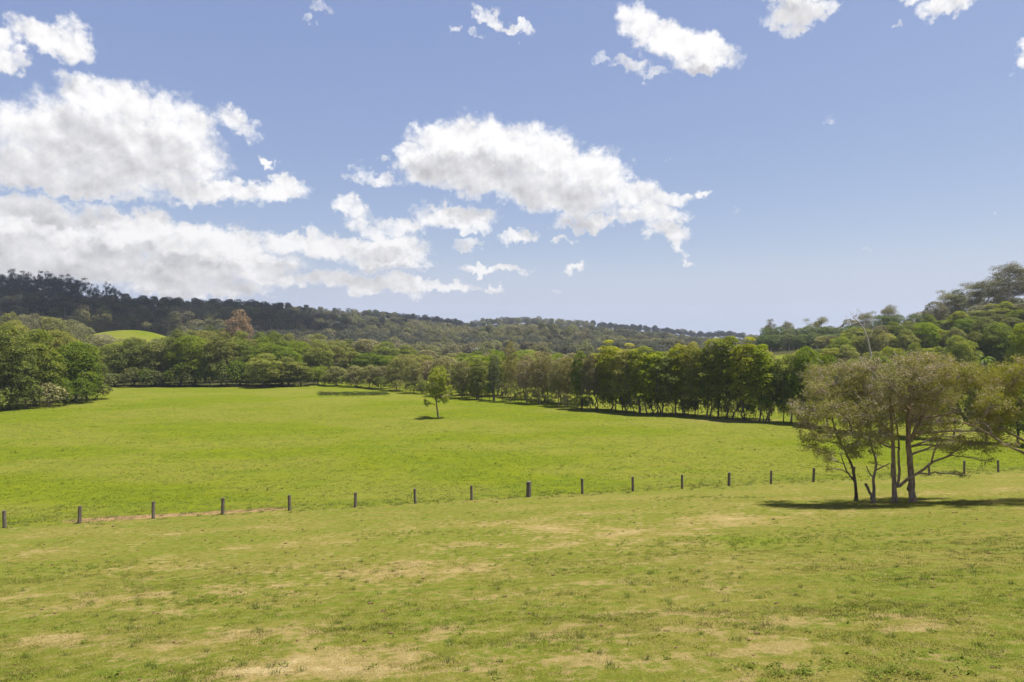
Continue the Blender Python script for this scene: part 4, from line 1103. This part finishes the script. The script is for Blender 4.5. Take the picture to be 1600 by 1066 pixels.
G_ = 'shade trees standing together inside the fence'
_b = lambda lst, seed: [(a[0], a[1], a[2], a[3], random.Random(seed * 100 + i).uniform(-2.2, 2.2) if len(a) < 7 else a[6], a[4], a[5]) for i, a in enumerate(lst)]
gd = ground_hit(1425, 785)[1]
tree_px('shade_tree', 'stoutest shade tree with a thick straight reddish trunk and wide crown', G_, (1426, 785), gd,
    [(.22, .09, [(1426, 785, 0), (1424, 745, 0), (1420, 700, 0), (1421, 655, .1), (1424, 620, .2), (1420, 585, .2)]),
     (.13, .05, [(1423, 690, 0), (1430, 660, -.4), (1446, 625, -.8), (1462, 600, -1)]),
     (.10, .04, [(1421, 640, 0), (1408, 615, .5), (1395, 590, .8)]),
     (.12, .05, [(1419, 765, -.05), (1417, 757, -.3), (1419, 752, -.35)])],
    _b([(1440, 574, 42, 20, 1, .55), (1470, 596, 36, 26, 1, .35), (1430, 606, 38, 28, 1, .5), (1462, 632, 36, 26, .9, .35), (1500, 622, 30, 26, .9, .3), (1498, 662, 28, 18, .8, .3),
        (1448, 652, 26, 18, .6, .4), (1412, 560, 32, 12, .9, .6), (1484, 582, 26, 18, .9, .25), (1515, 645, 22, 20, .7, .3), (1475, 660, 26, 16, .7, .45), (1425, 640, 22, 14, .5, .5), (1456, 676, 24, 12, .5, .3), (1520, 672, 24, 14, .8, .25), (1462, 692, 24, 10, .45, .3), (1505, 702, 22, 12, .5, .2), (1528, 690, 16, 14, .6, .2), (1430, 668, 20, 14, .4, .4), (1440, 590, 30, 24, .8, .3)], 1),
    .125, ('wisp', 'wispdry'), 'pbark', seed=3, dens=36)
tree_px('shade_tree', 'forked shade tree just before the stoutest trunk, with a long low limb sweeping under it', G_, (1398, 783), gd + .3,
    [(.16, .06, [(1398, 783, 0), (1397, 745, 0), (1396, 700, 0), (1394, 655, .1), (1392, 615, 0), (1396, 585, 0)]),
     (.09, .04, [(1402, 762, 0), (1408, 742, .2), (1411, 715, .5), (1414, 690, .7), (1408, 650, .8), (1402, 620, .8)]),
     (.10, .035, [(1403, 760, -.1), (1413, 747, -.4), (1430, 733, -.7), (1445, 718, -.9), (1466, 709, -1), (1486, 694, -1), (1505, 684, -1)]),
     (.06, .03, [(1442, 720, -.9), (1444, 700, -1.1), (1450, 680, -1.2)]),
     (.10, .04, [(1394, 690, 0), (1384, 672, -.3), (1368, 658, -.5), (1350, 648, -.6)])],
    _b([(1370, 600, 34, 26, 1, .6), (1398, 580, 36, 22, 1, .65), (1380, 636, 32, 22, .8, .5), (1408, 622, 28, 24, .8, .6), (1358, 572, 28, 15, .9, .6), (1352, 625, 26, 20, .8, .4),
        (1495, 688, 24, 11, .8, .15, -1), (1522, 696, 20, 12, .7, .15, -1), (1480, 700, 18, 8, .5, .2, -1), (1488, 736, 13, 5, .6, .1, -1), (1530, 716, 10, 5, .4, .1, -1), (1404, 660, 18, 12, .4, .4), (1376, 676, 22, 14, .45, .3), (1345, 650, 24, 18, .6, .3), (1372, 615, 30, 22, .8, .3), (1342, 672, 24, 14, .5, .3), (1385, 694, 18, 10, .35, .3), (1360, 690, 18, 12, .4, .3)], 2),
    .125, ('wisp', 'wispdry'), 'pbark', seed=5, dens=36)
tree_px('shade_tree', 'slender shade tree leaning outward at the open end of the group', G_, (1338, 779), gd + .6,
    [(.10, .04, [(1338, 779, 0), (1336, 752, 0), (1331, 728, 0), (1322, 705, .1), (1313, 690, .1), (1306, 668, .2), (1300, 640, .2)]),
     (.06, .025, [(1335, 752, 0), (1327, 738, .3), (1324, 728, .4), (1318, 712, .4)]),
     (.05, .02, [(1324, 708, 0), (1332, 695, -.3), (1340, 680, -.5)])],
    _b([(1290, 612, 30, 24, 1, .4), (1266, 648, 24, 22, .9, .5), (1302, 586, 28, 18, 1, .5), (1326, 636, 30, 24, .8, .35), (1314, 700, 16, 12, .7, .1), (1282, 676, 24, 14, .8, .3), (1340, 598, 28, 26, 1, .5),
        (1258, 664, 14, 12, .8, .5), (1346, 690, 13, 9, .5, .2), (1312, 662, 26, 15, .7, .4), (1322, 574, 22, 12, .9, .6), (1308, 722, 10, 10, .7, .1), (1272, 700, 16, 7, .35, .2), (1300, 735, 4, 4, .5, .1), (1295, 640, 30, 22, .9, .3), (1320, 612, 28, 22, .8, .3), (1298, 690, 22, 12, .6, .2), (1265, 686, 20, 14, .8, .3), (1252, 640, 14, 16, .7, .5), (1325, 690, 20, 14, .5, .2), (1285, 706, 20, 9, .5, .2)], 3),
    .125, ('wisp', 'wispdry'), 'dbark', seed=7, dens=36)
tree_px('shade_tree', 'smallest crooked tree of the group with a sawn-off leaning stub at its base', G_, (1365, 782), gd + .1,
    [(.11, .04, [(1365, 782, 0), (1366, 765, 0), (1365, 748, 0), (1369, 730, 0), (1368, 716, 0), (1364, 700, .1), (1360, 685, .1)]),
     (.09, .08, [(1363, 776, 0), (1357, 768, -.1), (1352, 758, -.2), (1350, 755, -.2)]),
     (.05, .025, [(1369, 735, 0), (1376, 728, -.3), (1384, 722, -.5)]), (.05, .025, [(1366, 748, 0), (1362, 740, .3), (1359, 730, .4)])],
    _b([(1375, 670, 18, 13, .6, .3), (1357, 662, 17, 15, .6, .3), (1390, 712, 9, 6, .4, .3), (1352, 700, 8, 8, .3, .3), (1340, 715, 6, 5, .3, .2)], 4),
    .12, ('wisp', 'wispdry'), 'bark', seed=9, dens=18)
tree_px('shade_tree', 'spreading shade tree at the frame edge reaching a long bare limb toward the group', G_, (1700, 795), gd - 2,
    [(.26, .12, [(1700, 800, 0), (1695, 760, 0), (1690, 730, 0), (1692, 680, .2), (1700, 640, .3)]),
     (.12, .03, [(1690, 735, 0), (1650, 725, -.3), (1600, 711, -.6), (1575, 700, -.8), (1552, 690, -.9), (1530, 676, -1), (1505, 663, -1), (1485, 656, -1)]),
     (.09, .03, [(1650, 725, -.3), (1610, 690, .6), (1580, 672, .9), (1558, 650, 1), (1545, 630, 1)]), (.10, .04, [(1690, 700, 0), (1650, 670, .3), (1610, 640, .5), (1590, 610, .6)]),
     (.03, .012, [(1600, 711, -.6), (1594, 722, -.7), (1598, 732, -.7)])],
    _b([(1545, 590, 30, 22, .9, .3), (1575, 598, 32, 26, 1, .3), (1556, 634, 32, 22, .75, .35), (1526, 622, 22, 20, .6, .3), (1600, 575, 28, 18, .9, .2), (1612, 620, 30, 30, .9, .3), (1590, 655, 28, 14, .6, .4),
        (1536, 660, 22, 10, .5, .5), (1565, 672, 18, 8, .4, .5), (1640, 590, 40, 30, 1, .3), (1660, 640, 40, 34, 1, .3), (1700, 600, 50, 34, 1, .3), (1750, 640, 50, 40, 1, .3), (1620, 675, 22, 12, .5, .4), (1560, 575, 24, 10, .9, .1), (1545, 690, 20, 8, .4, .3), (1580, 640, 30, 24, .8, .3), (1595, 600, 30, 24, .9, .2), (1530, 600, 24, 18, .8, .2)], 5),
    .125, ('wisp', 'wispdry'), 'pbark', seed=13, dens=34)
tree_px('lone_tree', 'lone young yellow-green tree standing in the open paddock', None, (685, 653), ground_hit(685, 653)[1],
    [(.16, .06, [(685, 653, 0), (683.5, 643, 0), (682, 632, 0), (681.5, 622, 0), (684, 608, 0), (688, 592, 0)]), (.07, .03, [(682, 628, 0), (686, 618, -.3), (692, 606, -.5)]), (.05, .02, [(682, 634, 0), (676, 631, .2), (670, 629, .3)])],
    _b([(686, 579, 9, 7, 1, 0), (694, 590, 9, 9, .8, 0), (678, 593, 8, 8, .8, .1), (699, 605, 7, 9, .6, 0), (672, 606, 7, 6, .8, 0), (687, 608, 11, 9, .8, .2), (682, 622, 7, 4, .5, 0), (698, 618, 8, 5, .6, .2),
        (669, 630, 5, 3, .6, 0), (688, 590, 10, 9, .8, .1), (706, 614, 4, 5, .5, 0), (676, 616, 6, 4, .4, 0), (664, 627, 3, 2, .4, 0), (687, 600, 10, 12, .7, 0), (684, 616, 9, 8, .6, 0), (695, 625, 9, 5, .7, 0), (681, 585, 9, 9, 1, 0)], 6),
    .26, ('young', 'wispdry'), 'dbark', seed=15, tuft=.32, dens=15, per=24, aspect=.5, top_r=.05, twigs=6)
# leaning dead tree on the hill foot
tree_px('dead_tree', 'bare pale dead tree leaning out over the hillside canopy', None, (1362, 575), 165,
    [(.26, .10, [(1366, 600, 0), (1362, 560, 0), (1357, 535, 0), (1350, 515, 0), (1342, 504, 0), (1333, 496, 0)]),
     (.09, .03, [(1350, 515, 0), (1352, 500, .5), (1348, 488, .8), (1341, 482, 1)]), (.07, .02, [(1342, 504, 0), (1330, 505, -.5), (1318, 500, -.9)]), (.06, .02, [(1357, 532, 0), (1366, 515, .3), (1370, 500, .6)]),
     (.05, .02, [(1345, 507, 0), (1338, 496, .3), (1328, 486, .5)])],
    _b([(1335, 494, 12, 8, .15, 1), (1350, 494, 10, 9, .15, 1), (1325, 500, 8, 6, .1, 1)], 7), .2, ('wispdry', 'wispdry'), 'gbark', seed=17, tuft=.4, dens=3, per=5, top_r=.07, twigs=10)

# ------------------------------------------------------------------ far shed, unseen clouds added to shade the ridge, air
def build_shed():
    x, y, z = at_depth(746, 430); s = 430 / F
    mw, N, out = new_mat('white_painted_sheet'); bs = N.n('ShaderNodeBsdfPrincipled'); bs.inputs['Base Color'].default_value = (.55, .55, .54, 1); bs.inputs['Roughness'].default_value = .5; N.L.new(bs.outputs[0], out.inputs[0])
    z = (533 - 545) / F * y
    e = obj('shed', None, loc=(x, y, float(terrain(x, y)))); h = z - e.location.z - .6
    tag(e, 'tiny white shed roof showing among the distant trees below the ridge', 'shed')
    def boxm(n, a, b):
        v = np.array([[i, j, k] for i in (a[0], b[0]) for j in (a[1], b[1]) for k in (a[2], b[2])], float)
        return obj(n, raw_mesh(n, v, [np.array([[0, 1, 3, 2], [4, 6, 7, 5], [0, 4, 5, 1], [2, 3, 7, 6], [0, 2, 6, 4], [1, 5, 7, 3]])], [mw]), e)
    boxm('wall', (-3, -2.5, -1), (3, 2.5, h))
    v = np.array([[-3.4, -2.9, h], [3.4, -2.9, h], [3.4, 2.9, h], [-3.4, 2.9, h], [-3.4, 0, h + 1.3], [3.4, 0, h + 1.3]])
    obj('roof', raw_mesh('roof', v, [np.array([[0, 1, 5, 4], [2, 3, 4, 5], [0, 3, 2, 1]]), np.array([[0, 4, 3], [1, 2, 5]])], [mw]), e)
build_shed()

def build_shade_clouds():
    rng = np.random.RandomState(31); import bmesh
    bm = bmesh.new(); bmesh.ops.create_icosphere(bm, subdivisions=3, radius=1); bm.verts.ensure_lookup_table()
    iv = np.array([v.co[:] for v in bm.verts]); ifc = np.array([[v.index for v in f.verts] for f in bm.faces]); bm.free()
    m, N, out = new_mat('shade_cloud_vapour'); bs = N.n('ShaderNodeBsdfDiffuse'); bs.inputs[0].default_value = (.93, .93, .94, 1)
    tr = N.n('ShaderNodeBsdfTranslucent'); tr.inputs[0].default_value = (.93, .93, .94, 1); mx = N.n('ShaderNodeMixShader'); mx.inputs[0].default_value = .35
    N.L.new(bs.outputs[0], mx.inputs[1]); N.L.new(tr.outputs[0], mx.inputs[2]); N.L.new(mx.outputs[0], out.inputs[0])
    for (tx, ty, tz, L, W, n) in ((-400, 640, 25, 290, 240, 190), (-40, 1010, 30, 150, 60, 34), (330, 1230, 30, 190, 80, 44)):  # unseen clouds, added sunward of the ridge so their shade falls on it
        alt = 950; c0 = np.array([tx + SUN_DIR[0] / SUN_DIR[2] * alt, ty + SUN_DIR[1] / SUN_DIR[2] * alt, tz + alt]); parts = []
        for _ in range(n):
            t = rng.normal(0, .45); r = rng.uniform(22, 48) * (1.2 - min(abs(t), 1) * .6)
            c = c0 + (t * L, rng.normal(0, .4) * W, abs(rng.normal(0, 22)))
            nzv = fbm(iv[:, 0] * 2 + c[0], iv[:, 1] * 2 + iv[:, 2], 1.5, 3)
            parts.append((c + iv * (1 + .35 * nzv)[:, None] * (r, r, r * .62), ifc))
        V, Fq = join(parts); o = obj('shade_cloud', raw_mesh('shade_cloud', V, [Fq], [m], smooth=True)); tag(o, kind='structure')
build_shade_clouds()

def build_haze():
    m, N, out = new_mat('valley_air'); pv = N.n('ShaderNodeVolumePrincipled')
    pv.inputs['Color'].default_value = (.80, .87, 1.0, 1); pv.inputs['Density'].default_value = HAZE; pv.inputs['Anisotropy'].default_value = .2
    N.L.new(pv.outputs[0], out.inputs['Volume'])
    a, b = (-1500, -60, -15.6), (1500, 1700, 80)
    v = np.array([[i, j, k] for i in (a[0], b[0]) for j in (a[1], b[1]) for k in (a[2], b[2])], float)
    o = obj('haze', raw_mesh('haze', v, [np.array([[0, 1, 3, 2], [4, 6, 7, 5], [0, 4, 5, 1], [2, 3, 7, 6], [0, 2, 6, 4], [1, 5, 7, 3]])], [m])); tag(o, 'thin blue summer haze over the valley', None, None, 'stuff')
HAZE = 0.00013
build_haze()
